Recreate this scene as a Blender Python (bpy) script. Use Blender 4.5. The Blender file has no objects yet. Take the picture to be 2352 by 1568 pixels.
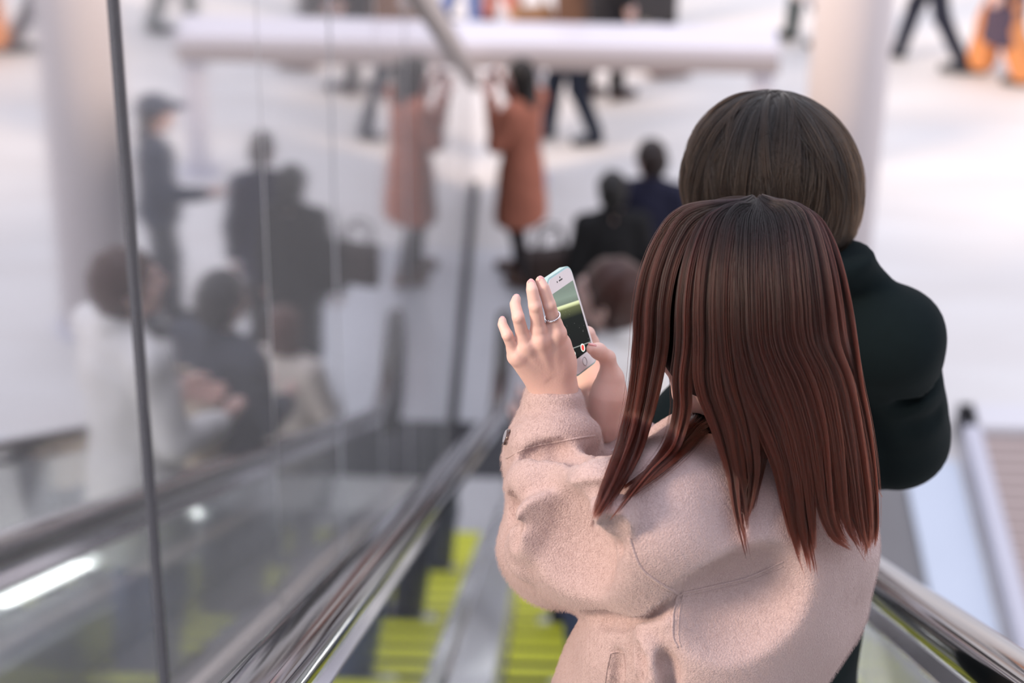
import bpy, bmesh, math, random
import numpy as np
import openvdb
from mathutils import Vector, Matrix
from mathutils.bvhtree import BVHTree

random.seed(7)
RNG = np.random.default_rng(7)
SC = bpy.context.scene
COL = SC.collection

# ------------------------------------------------------------------ camera
FPX = 5553.0                       # 85 mm lens on a 2352 px wide frame
CAM = np.array([0.0, 0.0, 8.0])
PITCH = math.radians(29.9)
YAW = math.radians(1.15)           # camera turned slightly left of the escalator axis (+Y)
ROLL = math.radians(0.8)
_f0 = np.array([-math.sin(YAW), math.cos(YAW), 0.0])
_r0 = np.array([math.cos(YAW), math.sin(YAW), 0.0])
FWD = _f0 * math.cos(PITCH) + np.array([0, 0, -math.sin(PITCH)])
_u0 = np.cross(_r0, FWD)
RGT = _r0 * math.cos(ROLL) + _u0 * math.sin(ROLL)
UPV = _u0 * math.cos(ROLL) - _r0 * math.sin(ROLL)
FOCUS = 2.54
cd = bpy.data.cameras.new('camera')
cam = bpy.data.objects.new('camera', cd)
COL.objects.link(cam)
M = Matrix(((RGT[0], UPV[0], -FWD[0], CAM[0]), (RGT[1], UPV[1], -FWD[1], CAM[1]), (RGT[2], UPV[2], -FWD[2], CAM[2]), (0, 0, 0, 1)))
cam.matrix_world = M
cd.sensor_width = 36.0
cd.lens = 85.0
cd.clip_start = 0.05
cd.clip_end = 400
cd.dof.use_dof = True
cd.dof.focus_distance = FOCUS
cd.dof.aperture_fstop = 4.0
cd.dof.aperture_blades = 0
SC.camera = cam

# ------------------------------------------------------------------ sky, sun, exposure
wd = bpy.data.worlds.new('sky')
SC.world = wd
wd.use_nodes = True
nt = wd.node_tree
nt.nodes.clear()
wo = nt.nodes.new('ShaderNodeOutputWorld')
bg = nt.nodes.new('ShaderNodeBackground')
tc = nt.nodes.new('ShaderNodeTexCoord')
sx = nt.nodes.new('ShaderNodeSeparateXYZ')
rp = nt.nodes.new('ShaderNodeValToRGB')
nt.links.new(tc.outputs['Generated'], sx.inputs[0])
nt.links.new(sx.outputs['Z'], rp.inputs[0])
rp.color_ramp.elements[0].position = 0.0
rp.color_ramp.elements[0].color = (0.80, 0.735, 0.69, 1)
rp.color_ramp.elements[1].position = 0.7
rp.color_ramp.elements[1].color = (1.12, 1.13, 1.31, 1)
nt.links.new(rp.outputs[0], bg.inputs[0])
bg.inputs[1].default_value = 0.80
nt.links.new(bg.outputs[0], wo.inputs[0])
sl = bpy.data.lights.new('sun', 'SUN')
sl.energy = 2.3
sl.color = (1.0, 0.76, 0.58)
sl.angle = math.radians(14)
sun = bpy.data.objects.new('sun', sl)
COL.objects.link(sun)
_sd = Vector((0.80, 0.46, -0.47)).normalized()     # the way the light travels: low sun on the left, a little behind the camera
sun.rotation_euler = _sd.to_track_quat('-Z', 'Y').to_euler()
sun.location = (-6, -8, 14)
SC.cycles.max_bounces = 7
SC.cycles.diffuse_bounces = 3
SC.cycles.glossy_bounces = 5
SC.cycles.transmission_bounces = 4
SC.cycles.transparent_max_bounces = 10
SC.cycles.caustics_reflective = False
SC.cycles.caustics_refractive = False
SC.view_settings.view_transform = 'Standard'
SC.view_settings.look = 'None'
SC.view_settings.gamma = 1.0
SC.view_settings.use_curve_mapping = False
SC.view_settings.exposure = 0.54

# ------------------------------------------------------------------ helpers
def W(px, py, D):
    return CAM + FWD * D + RGT * ((px - 1176.0) / FPX * D) + UPV * ((784.0 - py) / FPX * D)

def pix(p):
    q = np.asarray(p, float) - CAM
    d = q @ FWD
    return 1176 + FPX * (q @ RGT) / d, 784 - FPX * (q @ UPV) / d, d

def ray(px, py):
    v = FWD + RGT * ((px - 1176.0) / FPX) + UPV * ((784.0 - py) / FPX)
    return v / np.linalg.norm(v)

def GP(px, py, z=0.0):
    v = ray(px, py)
    t = (z - CAM[2]) / v[2]
    return CAM + v * t

def unit(v):
    v = np.asarray(v, float)
    return v / np.linalg.norm(v)

def s2l(r, g, b):
    def c(u):
        u /= 255.0
        return u / 12.92 if u <= 0.04045 else ((u + 0.055) / 1.055) ** 2.4
    return (c(r), c(g), c(b))

MATS = {}
def mat(name, col, rough=0.6, metal=0.0, spec=0.5, var=0.0, vscale=20.0, bump=0.0, bscale=200.0, sheen=0.0, coat=0.0, trans=0.0, sss=0.0, emit=None, estr=0.0, ior=1.45, stretch=None):
    if name in MATS:
        return MATS[name]
    m = bpy.data.materials.new(name)
    m.use_nodes = True
    n = m.node_tree
    b = n.nodes['Principled BSDF']
    b.inputs['Base Color'].default_value = (*col, 1)
    b.inputs['Roughness'].default_value = rough
    b.inputs['Metallic'].default_value = metal
    b.inputs['Specular IOR Level'].default_value = spec
    b.inputs['IOR'].default_value = ior
    if sheen:
        b.inputs['Sheen Weight'].default_value = sheen
        b.inputs['Sheen Roughness'].default_value = 0.45
        b.inputs['Sheen Tint'].default_value = (min(1, col[0] * 1.6), min(1, col[1] * 1.6), min(1, col[2] * 1.6), 1)
    if coat:
        b.inputs['Coat Weight'].default_value = coat
        b.inputs['Coat Roughness'].default_value = 0.04
    if trans:
        b.inputs['Transmission Weight'].default_value = trans
    if sss:
        b.inputs['Subsurface Weight'].default_value = sss
        b.inputs['Subsurface Radius'].default_value = (0.9, 0.35, 0.2)
        b.inputs['Subsurface Scale'].default_value = 0.006
    if emit is not None:
        b.inputs['Emission Color'].default_value = (*emit, 1)
        b.inputs['Emission Strength'].default_value = estr
    t = n.nodes.new('ShaderNodeTexCoord')
    src = t.outputs['Object']
    if stretch:
        mp = n.nodes.new('ShaderNodeMapping')
        mp.inputs['Scale'].default_value = stretch
        n.links.new(src, mp.inputs[0])
        src = mp.outputs[0]
    if var:
        nz = n.nodes.new('ShaderNodeTexNoise')
        nz.inputs['Scale'].default_value = vscale
        nz.inputs['Detail'].default_value = 4
        n.links.new(src, nz.inputs['Vector'])
        mr = n.nodes.new('ShaderNodeMapRange')
        mr.inputs[3].default_value = 1 - var
        mr.inputs[4].default_value = 1 + var
        n.links.new(nz.outputs['Fac'], mr.inputs[0])
        mx = n.nodes.new('ShaderNodeVectorMath')
        mx.operation = 'SCALE'
        mx.inputs[0].default_value = col
        n.links.new(mr.outputs[0], mx.inputs['Scale'])
        n.links.new(mx.outputs[0], b.inputs['Base Color'])
    if bump:
        nz2 = n.nodes.new('ShaderNodeTexNoise')
        nz2.inputs['Scale'].default_value = bscale
        nz2.inputs['Detail'].default_value = 3
        n.links.new(src, nz2.inputs['Vector'])
        bp = n.nodes.new('ShaderNodeBump')
        bp.inputs['Strength'].default_value = bump
        bp.inputs['Distance'].default_value = 0.004
        n.links.new(nz2.outputs['Fac'], bp.inputs['Height'])
        n.links.new(bp.outputs[0], b.inputs['Normal'])
    MATS[name] = m
    return m

def tag(o, label=None, cat=None, group=None, kind=None):
    if label: o['label'] = label
    if cat: o['category'] = cat
    if group: o['group'] = group
    if kind: o['kind'] = kind
    return o

def empty(name, loc=(0, 0, 0), rz=0.0, label=None, cat=None, group=None):
    o = bpy.data.objects.new(name, None)
    o.empty_display_size = 0.1
    COL.objects.link(o)
    o.location = loc
    o.rotation_euler = (0, 0, rz)
    return tag(o, label, cat, group)

def obj(name, me, m=None, parent=None, smooth=False):
    """link a mesh made in the parent's local space"""
    o = bpy.data.objects.new(name, me)
    COL.objects.link(o)
    if m is not None:
        ms = m if isinstance(m, (list, tuple)) else [m]
        if len(me.materials) == 0:
            for q in ms:
                me.materials.append(q)
    if parent is not None:
        o.parent = parent
    if smooth:
        me.polygons.foreach_set('use_smooth', [True] * len(me.polygons))
    return o

def wobj(name, me, m=None, parent=None, smooth=False):
    """link a mesh whose vertices are in world space under a parent that has a location (and no rotation)"""
    if parent is not None:
        me.transform(Matrix.Translation(-Vector(parent.location)))
        r = parent.parent
        while r is not None:
            me.transform(Matrix.Translation(-Vector(r.location)))
            r = r.parent
    return obj(name, me, m, parent, smooth)

def pymesh(name, v, f):
    me = bpy.data.meshes.new(name)
    me.from_pydata([tuple(float(c) for c in p) for p in v], [], f)
    me.update()
    return me

def fixn(me):
    b = bmesh.new(); b.from_mesh(me)
    bmesh.ops.recalc_face_normals(b, faces=b.faces)
    b.to_mesh(me); b.free()
    return me

def bevel(me, w, seg=2):
    b = bmesh.new(); b.from_mesh(me)
    bmesh.ops.recalc_face_normals(b, faces=b.faces)
    bmesh.ops.bevel(b, geom=list(b.edges), offset=w, segments=seg, affect='EDGES', profile=0.5)
    b.to_mesh(me); b.free()
    return me

def box(x0, x1, y0, y1, z0, z1, bev=0.0, seg=1):
    v = [(x, y, z) for x in (x0, x1) for y in (y0, y1) for z in (z0, z1)]
    f = [(0, 1, 3, 2), (4, 6, 7, 5), (0, 4, 5, 1), (2, 3, 7, 6), (0, 2, 6, 4), (1, 5, 7, 3)]
    me = fixn(pymesh('box', v, f))
    return bevel(me, bev, seg) if bev else me

def join(ms):
    """join meshes (no materials) into one"""
    v, f, o = [], [], 0
    for me in ms:
        v += [tuple(p.co) for p in me.vertices]
        f += [tuple(i + o for i in p.vertices) for p in me.polygons]
        o += len(me.vertices)
    return pymesh('joined', v, f)

def tube(pts, radii, n=10, cap=True):
    pts = [np.asarray(p, float) for p in pts]
    if not hasattr(radii, '__len__'):
        radii = [radii] * len(pts)
    v, f = [], []
    t0 = unit(pts[1] - pts[0])
    a = np.array([0, 0, 1.0]) if abs(t0[2]) < 0.9 else np.array([1.0, 0, 0])
    u = unit(np.cross(t0, a))
    for i, p in enumerate(pts):
        t = unit(pts[min(i + 1, len(pts) - 1)] - pts[max(i - 1, 0)])
        u = unit(u - t * (u @ t))
        w = np.cross(t, u)
        for k in range(n):
            an = 2 * math.pi * k / n
            v.append(p + radii[i] * (u * math.cos(an) + w * math.sin(an)))
    for i in range(len(pts) - 1):
        for k in range(n):
            k2 = (k + 1) % n
            f.append((i * n + k, i * n + k2, (i + 1) * n + k2, (i + 1) * n + k))
    if cap:
        f.append(tuple(range(n))[::-1])
        f.append(tuple((len(pts) - 1) * n + k for k in range(n)))
    return fixn(pymesh('tube', v, f))

def sweep(profile, path, closed=True):
    """profile: (x, n) pairs; path: list of (y, z); n is measured along the path normal in the YZ plane"""
    v, f = [], []
    m = len(profile)
    P = [np.array(p, float) for p in path]
    for i, p in enumerate(P):
        t = unit(P[min(i + 1, len(P) - 1)] - P[max(i - 1, 0)])
        nrm = np.array([-t[1], t[0]])
        for (x, h) in profile:
            q = p + nrm * h
            v.append((x, q[0], q[1]))
    for i in range(len(P) - 1):
        for k in range(m if closed else m - 1):
            k2 = (k + 1) % m
            f.append((i * m + k, i * m + k2, (i + 1) * m + k2, (i + 1) * m + k))
    if closed:
        f.append(tuple(range(m)))
        f.append(tuple((len(P) - 1) * m + k for k in range(m)))
    return fixn(pymesh('sweep', v, f))

def crom(P, n):
    """Catmull-Rom resample of the rows of P to n rows, even in arc length of the first three columns"""
    P = np.asarray(P, float)
    Q = np.vstack([2 * P[0] - P[1], P, 2 * P[-1] - P[-2]])
    out = []
    for i in range(1, len(Q) - 2):
        p0, p1, p2, p3 = Q[i - 1], Q[i], Q[i + 1], Q[i + 2]
        for t in np.linspace(0, 1, 10, endpoint=False):
            out.append(0.5 * ((2 * p1) + (-p0 + p2) * t + (2 * p0 - 5 * p1 + 4 * p2 - p3) * t * t + (-p0 + 3 * p1 - 3 * p2 + p3) * t ** 3))
    out.append(P[-1])
    out = np.array(out)
    s = np.concatenate([[0], np.cumsum(np.linalg.norm(np.diff(out[:, :3], axis=0), axis=1))])
    x = np.linspace(0, s[-1], n)
    return np.stack([np.interp(x, s, out[:, k]) for k in range(out.shape[1])], 1)

# ------------------------------------------------------------------ signed distance modelling
class SDF:
    def __init__(self, lo, hi, h):
        self.lo = np.asarray(lo, float); self.h = h
        self.n = np.ceil((np.asarray(hi, float) - self.lo) / h).astype(int) + 1
        self.big = 0.12
        self.d = np.full(self.n, self.big, np.float32)

    def _win(self, a, b):
        i0 = np.clip(np.floor((np.asarray(a) - self.lo) / self.h).astype(int), 0, self.n)
        i1 = np.clip(np.ceil((np.asarray(b) - self.lo) / self.h).astype(int) + 1, 0, self.n)
        if np.any(i1 <= i0):
            return None, None
        sl = tuple(slice(int(p), int(q)) for p, q in zip(i0, i1))
        ax = [(self.lo[k] + self.h * np.arange(i0[k], i1[k])).astype(np.float32) for k in range(3)]
        return sl, ax

    def _mix(self, sl, d, k, cut):
        c = self.d[sl]
        if cut:
            if k > 0:
                e = np.maximum(k - np.abs(c + d), 0) / k
                self.d[sl] = np.maximum(c, -d) + e * e * k * 0.25
            else:
                self.d[sl] = np.maximum(c, -d)
        else:
            if k > 0:
                e = np.maximum(k - np.abs(c - d), 0) / k
                self.d[sl] = np.minimum(c, d) - e * e * k * 0.25
            else:
                self.d[sl] = np.minimum(c, d)

    def cone(self, a, b, ra, rb, k=0.01, cut=False):
        a = np.asarray(a, float); b = np.asarray(b, float)
        m = max(ra, rb) + 0.05 + k
        sl, ax = self._win(np.minimum(a, b) - m, np.maximum(a, b) + m)
        if sl is None: return self
        X, Y, Z = np.meshgrid(*ax, indexing='ij')
        ab = b - a
        L = max(ab @ ab, 1e-9)
        t = np.clip(((X - a[0]) * ab[0] + (Y - a[1]) * ab[1] + (Z - a[2]) * ab[2]) / L, 0, 1)
        d = np.sqrt((X - a[0] - t * ab[0]) ** 2 + (Y - a[1] - t * ab[1]) ** 2 + (Z - a[2] - t * ab[2]) ** 2) - (ra + t * (rb - ra))
        self._mix(sl, d.astype(np.float32), k, cut)
        return self

    def chain(self, pts, rs, k=0.01, cut=False):
        if not hasattr(rs, '__len__'): rs = [rs] * len(pts)
        for i in range(len(pts) - 1):
            self.cone(pts[i], pts[i + 1], rs[i], rs[i + 1], k, cut)
        return self

    def ell(self, c, r, R=None, k=0.01, cut=False):
        """ellipsoid; R: 3x3 whose rows are the local axes in world space"""
        c = np.asarray(c, float); r = np.asarray(r, float)
        m = r.max() + 0.05 + k
        sl, ax = self._win(c - m, c + m)
        if sl is None: return self
        X, Y, Z = np.meshgrid(*ax, indexing='ij')
        X = X - c[0]; Y = Y - c[1]; Z = Z - c[2]
        if R is not None:
            X, Y, Z = (R[0][0] * X + R[0][1] * Y + R[0][2] * Z, R[1][0] * X + R[1][1] * Y + R[1][2] * Z, R[2][0] * X + R[2][1] * Y + R[2][2] * Z)
        k0 = np.sqrt((X / r[0]) ** 2 + (Y / r[1]) ** 2 + (Z / r[2]) ** 2)
        k1 = np.sqrt((X / r[0] ** 2) ** 2 + (Y / r[1] ** 2) ** 2 + (Z / r[2] ** 2) ** 2)
        d = np.where(k1 > 1e-6, k0 * (k0 - 1) / np.maximum(k1, 1e-6), -r.min())
        self._mix(sl, d.astype(np.float32), k, cut)
        return self

    def ecol(self, rings, R, k=0.01, cut=False):
        """column of elliptical rings: (centre, half width, half depth) from top to bottom; R rows: side, front, up. Every ring is level"""
        cs = np.array([q[0] for q in rings], float)
        wmax = max(max(q[1], q[2]) for q in rings) + 0.06
        sl, ax = self._win(cs.min(0) - wmax, cs.max(0) + wmax)
        if sl is None: return self
        X, Y, Z = np.meshgrid(*ax, indexing='ij')
        zz = cs[:, 2]
        o = np.argsort(zz)
        zg = ax[2]
        cx = np.interp(zg, zz[o], cs[o, 0]); cy = np.interp(zg, zz[o], cs[o, 1])
        aw = np.interp(zg, zz[o], np.array([q[1] for q in rings])[o]); ad = np.interp(zg, zz[o], np.array([q[2] for q in rings])[o])
        x = X - cx; y = Y - cy
        u = R[0][0] * x + R[0][1] * y
        v = R[1][0] * x + R[1][1] * y
        k0 = np.sqrt((u / aw) ** 2 + (v / ad) ** 2)
        k1 = np.sqrt((u / aw ** 2) ** 2 + (v / ad ** 2) ** 2)
        d = np.where(k1 > 1e-5, k0 * (k0 - 1) / np.maximum(k1, 1e-5), -0.1)
        e = np.maximum(Z - zz.max(), zz.min() - Z)
        rr = 0.03
        d = np.minimum(np.maximum(d + rr, e + rr), 0) + np.sqrt(np.maximum(d + rr, 0) ** 2 + np.maximum(e + rr, 0) ** 2) - rr
        self._mix(sl, d.astype(np.float32), k, cut)
        return self

    def rbox(self, c, half, R, rad=0.005, k=0.01, cut=False):
        c = np.asarray(c, float); half = np.asarray(half, float)
        m = np.linalg.norm(half) + 0.03 + k
        sl, ax = self._win(c - m, c + m)
        if sl is None: return self
        X, Y, Z = np.meshgrid(*ax, indexing='ij')
        X = X - c[0]; Y = Y - c[1]; Z = Z - c[2]
        q = [np.abs(R[i][0] * X + R[i][1] * Y + R[i][2] * Z) - (half[i] - rad) for i in range(3)]
        d = np.sqrt(sum(np.maximum(p, 0) ** 2 for p in q)) + np.minimum(np.maximum(np.maximum(q[0], q[1]), q[2]), 0) - rad
        self._mix(sl, d.astype(np.float32), k, cut)
        return self

    def clip(self, p, nrm, k=0.0):
        """keep the side the normal points away from"""
        p = np.asarray(p, float); nrm = unit(nrm)
        ax = [(self.lo[i] + self.h * np.arange(self.n[i])).astype(np.float32) for i in range(3)]
        d = (ax[0][:, None, None] - p[0]) * nrm[0] + (ax[1][None, :, None] - p[1]) * nrm[1] + (ax[2][None, None, :] - p[2]) * nrm[2]
        if k > 0:
            e = np.maximum(k - np.abs(self.d - d), 0) / k
            self.d = (np.maximum(self.d, d) + e * e * k * 0.25).astype(np.float32)
        else:
            self.d = np.maximum(self.d, d).astype(np.float32)
        return self

    def wob(self, amp, freq, seed=0):
        """gentle unevenness"""
        r = np.random.default_rng(seed)
        ax = [(self.lo[i] + self.h * np.arange(self.n[i])).astype(np.float32) for i in range(3)]
        for _ in range(5):
            kx = r.normal(size=3) * freq
            ph = r.uniform(0, 6.28)
            self.d += (amp / 2.2 * np.sin(kx[0] * ax[0][:, None, None] + kx[1] * ax[1][None, :, None] + kx[2] * ax[2][None, None, :] + ph)).astype(np.float32)
        return self

    def mesh(self, name='sdf'):
        d = self.d.copy()
        d[0], d[-1], d[:, 0], d[:, -1], d[:, :, 0], d[:, :, -1] = self.h, self.h, self.h, self.h, self.h, self.h
        d = np.clip(d, -4 * self.h, 4 * self.h)
        g = openvdb.FloatGrid(4 * self.h)
        g.copyFromArray(d)
        p, t, q = g.convertToPolygons(isovalue=0.0, adaptivity=0.0)
        p = p * self.h + self.lo
        me = bpy.data.meshes.new(name)
        me.from_pydata(p.tolist(), [], [tuple(x[::-1]) for x in t.tolist()] + [tuple(x[::-1]) for x in q.tolist()])
        me.update()
        # outward check
        if len(me.polygons):
            c = np.zeros(len(me.polygons) * 3); me.polygons.foreach_get('center', c); c = c.reshape(-1, 3)
            nn = np.zeros(len(me.polygons) * 3); me.polygons.foreach_get('normal', nn); nn = nn.reshape(-1, 3)
            if ((c - c.mean(0)) * nn).sum() < 0:
                me.flip_normals()
        me.polygons.foreach_set('use_smooth', [True] * len(me.polygons))
        return me

def tri_count():
    return sum(len(o.data.polygons) for o in bpy.data.objects if o.type == 'MESH')
# ------------------------------------------------------------------ materials of the place
def paving_mat():
    m = bpy.data.materials.new('white_paving'); m.use_nodes = True
    n = m.node_tree; b = n.nodes['Principled BSDF']
    t = n.nodes.new('ShaderNodeTexCoord')
    mp = n.nodes.new('ShaderNodeMapping'); mp.inputs['Scale'].default_value = (0.35, 1.6, 1)
    n.links.new(t.outputs['Object'], mp.inputs[0])
    z = n.nodes.new('ShaderNodeTexNoise'); z.inputs['Scale'].default_value = 1.3; z.inputs['Detail'].default_value = 5
    n.links.new(mp.outputs[0], z.inputs['Vector'])
    r = n.nodes.new('ShaderNodeValToRGB')
    r.color_ramp.elements[0].position = 0.3; r.color_ramp.elements[0].color = (0.685, 0.655, 0.63, 1)
    r.color_ramp.elements[1].position = 0.7; r.color_ramp.elements[1].color = (0.775, 0.762, 0.75, 1)
    n.links.new(z.outputs['Fac'], r.inputs[0]); n.links.new(r.outputs[0], b.inputs['Base Color'])
    b.inputs['Roughness'].default_value = 0.55
    z2 = n.nodes.new('ShaderNodeTexNoise'); z2.inputs['Scale'].default_value = 90
    n.links.new(t.outputs['Object'], z2.inputs['Vector'])
    bp = n.nodes.new('ShaderNodeBump'); bp.inputs['Strength'].default_value = 0.15; bp.inputs['Distance'].default_value = 0.003
    n.links.new(z2.outputs['Fac'], bp.inputs['Height']); n.links.new(bp.outputs[0], b.inputs['Normal'])
    return m

def mirror_mat():
    m = bpy.data.materials.new('mirror_steel'); m.use_nodes = True
    n = m.node_tree; n.nodes.clear()
    o = n.nodes.new('ShaderNodeOutputMaterial')
    g = n.nodes.new('ShaderNodeBsdfGlossy'); g.inputs['Color'].default_value = (0.86, 0.86, 0.87, 1); g.inputs['Roughness'].default_value = 0.035
    d = n.nodes.new('ShaderNodeBsdfDiffuse'); d.inputs['Color'].default_value = (0.62, 0.62, 0.64, 1)
    t = n.nodes.new('ShaderNodeTexCoord')
    z = n.nodes.new('ShaderNodeTexNoise'); z.inputs['Scale'].default_value = 1.1; z.inputs['Detail'].default_value = 1
    n.links.new(t.outputs['Object'], z.inputs['Vector'])
    bp = n.nodes.new('ShaderNodeBump'); bp.inputs['Strength'].default_value = 0.05; bp.inputs['Distance'].default_value = 0.012
    n.links.new(z.outputs['Fac'], bp.inputs['Height']); n.links.new(bp.outputs[0], g.inputs['Normal'])
    x = n.nodes.new('ShaderNodeMixShader'); x.inputs[0].default_value = 0.16
    n.links.new(g.outputs[0], x.inputs[1]); n.links.new(d.outputs[0], x.inputs[2]); n.links.new(x.outputs[0], o.inputs[0])
    return m

def glass_mat():
    m = bpy.data.materials.new('balustrade_glass'); m.use_nodes = True
    n = m.node_tree; n.nodes.clear()
    o = n.nodes.new('ShaderNodeOutputMaterial')
    g = n.nodes.new('ShaderNodeBsdfGlossy'); g.inputs['Color'].default_value = (1, 1, 1, 1); g.inputs['Roughness'].default_value = 0.015
    t = n.nodes.new('ShaderNodeBsdfTransparent'); t.inputs['Color'].default_value = (0.955, 0.98, 0.97, 1)
    f = n.nodes.new('ShaderNodeFresnel')
    ge = n.nodes.new('ShaderNodeNewGeometry'); mr = n.nodes.new('ShaderNodeMapRange')
    mr.inputs[3].default_value = 1.5; mr.inputs[4].default_value = 1 / 1.5
    n.links.new(ge.outputs['Backfacing'], mr.inputs[0]); n.links.new(mr.outputs[0], f.inputs['IOR'])
    x = n.nodes.new('ShaderNodeMixShader')
    n.links.new(f.outputs[0], x.inputs[0]); n.links.new(t.outputs[0], x.inputs[1]); n.links.new(g.outputs[0], x.inputs[2]); n.links.new(x.outputs[0], o.inputs[0])
    return m

M_PAVE = paving_mat()
M_MIRROR = mirror_mat()
M_GLASS = glass_mat()
M_STEEL = mat('brushed_steel', (0.58, 0.58, 0.60), 0.28, 1.0, bump=0.05, bscale=60, stretch=(60, 1, 60))
M_SKIRT = mat('polished_skirt_steel', (0.74, 0.74, 0.79), 0.24, 0.35, bump=0.03, bscale=40, stretch=(40, 1, 40))
M_CHROME = mat('polished_steel', (0.80, 0.80, 0.82), 0.07, 1.0)
M_RUBBER = mat('black_handrail_rubber', (0.010, 0.009, 0.009), 0.06, 0.0, spec=0.4)
M_GREYPANEL = mat('grey_cladding', (0.20, 0.195, 0.20), 0.45, 0.3, var=0.08, vscale=3)
M_DARK = mat('dark_metal', (0.045, 0.045, 0.05), 0.4, 0.5)
M_YELLOW = mat('yellow_step_paint', (0.92, 0.94, 0.07), 0.5, var=0.08, vscale=30)
M_STEPGREY = mat('step_aluminium', (0.045, 0.045, 0.05), 0.6, 0.1)
M_SEAM = mat('dark_seam_steel', (0.20, 0.19, 0.19), 0.18, 0.9)
M_LED = mat('led_strip', (1, 1, 1), 0.5, emit=(1.0, 1.0, 1.0), estr=9.0)
M_WHITE = mat('white_paint', (0.74, 0.73, 0.76), 0.45, var=0.03, vscale=4)
M_LAV = mat('pale_painted_steel', (0.60, 0.60, 0.68), 0.4, var=0.03, vscale=3)
M_BEIGE = mat('beige_painted_steel', (0.46, 0.40, 0.37), 0.5, var=0.05, vscale=4)
M_PLATE = mat('landing_plate_steel', (0.62, 0.64, 0.68), 0.35, 0.35, var=0.05, vscale=6)
M_MAT = mat('dark_floor_mat', (0.075, 0.075, 0.085), 0.7, var=0.2, vscale=30)
M_COLUMN = mat('column_paint', (0.70, 0.655, 0.67), 0.5, var=0.02, vscale=2)
M_BOARD = mat('deck_board_wood', (0.46, 0.37, 0.345), 0.6, var=0.12, vscale=14, stretch=(1, 12, 12))
M_BLUEPANEL = mat('pale_blue_panel', (0.62, 0.69, 0.80), 0.4, var=0.03, vscale=3)
M_BROWN = mat('brown_box_paint', (0.30, 0.19, 0.14), 0.6, var=0.1, vscale=8)

# ------------------------------------------------------------------ ground
ground = obj('floor', pymesh('floor', [(-60, -20, 0), (60, -20, 0), (60, 90, 0), (-60, 90, 0)], [(0, 1, 2, 3)]), M_PAVE)
tag(ground, 'wide plaza floor of smooth white paving', kind='structure')

# ------------------------------------------------------------------ escalator
T30 = math.tan(math.radians(30))
def nose(y):                       # height of the line through the step edges
    return 6.625 - y * T30
XL, XR = -0.155, 0.395             # step edges
RAIL_L, RAIL_R = -0.30, 0.54
Y0, Y1 = -2.0, 11.47               # run of the slope in view

def slope_prism(x0, x1, h0, h1, ya, yb, hb0=None, hb1=None):
    v = []
    for y in (ya, yb):
        for (x, h) in ((x0, h0), (x1, h0 if hb0 is None else hb0), (x1, h1 if hb1 is None else hb1), (x0, h1)):
            v.append((x, y, max(nose(y) + h, 0.004 + 0.002 * h)))
    f = [(0, 1, 2, 3), (7, 6, 5, 4), (0, 4, 5, 1), (1, 5, 6, 2), (2, 6, 7, 3), (3, 7, 4, 0)]
    return fixn(pymesh('prism', v, f))

esc = empty('escalator', (0.12, 5.0, 0.0), 0, 'narrow downward escalator with yellow striped steps, glass sides and black handrails', 'escalator')

# one step: tread base, ribs in yellow with a dark cross band, riser
def step_meshes():
    w = (XR - XL) / 2
    base = box(-w, w, -0.2, 0.2, -0.05, -0.012)
    nr = 30
    ribs = []
    for band in ((0.132, 0.198),):
        for i in range(nr):
            x = -w + 0.006 + (2 * w - 0.012) * (i + 0.5) / nr
            ribs.append(box(x - 0.0078, x + 0.0078, band[0], band[1], -0.014, 0.0))
    yel = join(ribs)
    dark = []
    for i in range(nr):
        x = -w + 0.006 + (2 * w - 0.012) * (i + 0.5) / nr
        dark.append(box(x - 0.0062, x + 0.0062, -0.2, 0.130, -0.014, 0.0))
    drk = join(dark)
    ris = box(-w, w, 0.185, 0.2, -0.235, -0.05)
    return base, yel, drk, ris
sb, sy, sd, sr = step_meshes()
for me, m in ((sb, M_STEPGREY), (sy, M_YELLOW), (sd, M_STEPGREY), (sr, M_STEPGREY)):
    me.materials.append(m)
k = 0
yk = -2.0
first = True
while yk < 11.0:
    zc = nose(yk + 0.4)
    loc = Vector(((XL + XR) / 2, yk + 0.2, max(zc, 0.02))) - Vector(esc.location)
    st = bpy.data.objects.new('step', sb); COL.objects.link(st); st.parent = esc; st.location = loc
    for nm, me in (('tread_ribs', sy), ('dark_tread_band', sd), ('riser', sr)):
        c = bpy.data.objects.new(nm, me); COL.objects.link(c); c.parent = st
    yk += 0.4

def rail_path(h, n=8):
    """(y, z) path at height h above the step line: slope, blend, level, half turn"""
    pts = [(Y0 + i * (10.6 - Y0) / 30, nose(Y0 + i * (10.6 - Y0) / 30) + h) for i in range(31)]
    a = np.array([10.6, nose(10.6) + h]); b = np.array([11.47, h]); c = np.array([12.3, h])
    for t in np.linspace(0.1, 1, 10):
        pts.append(tuple((1 - t) ** 2 * a + 2 * t * (1 - t) * b + t * t * c))
    pts.append((12.5, h))
    return pts

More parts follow.
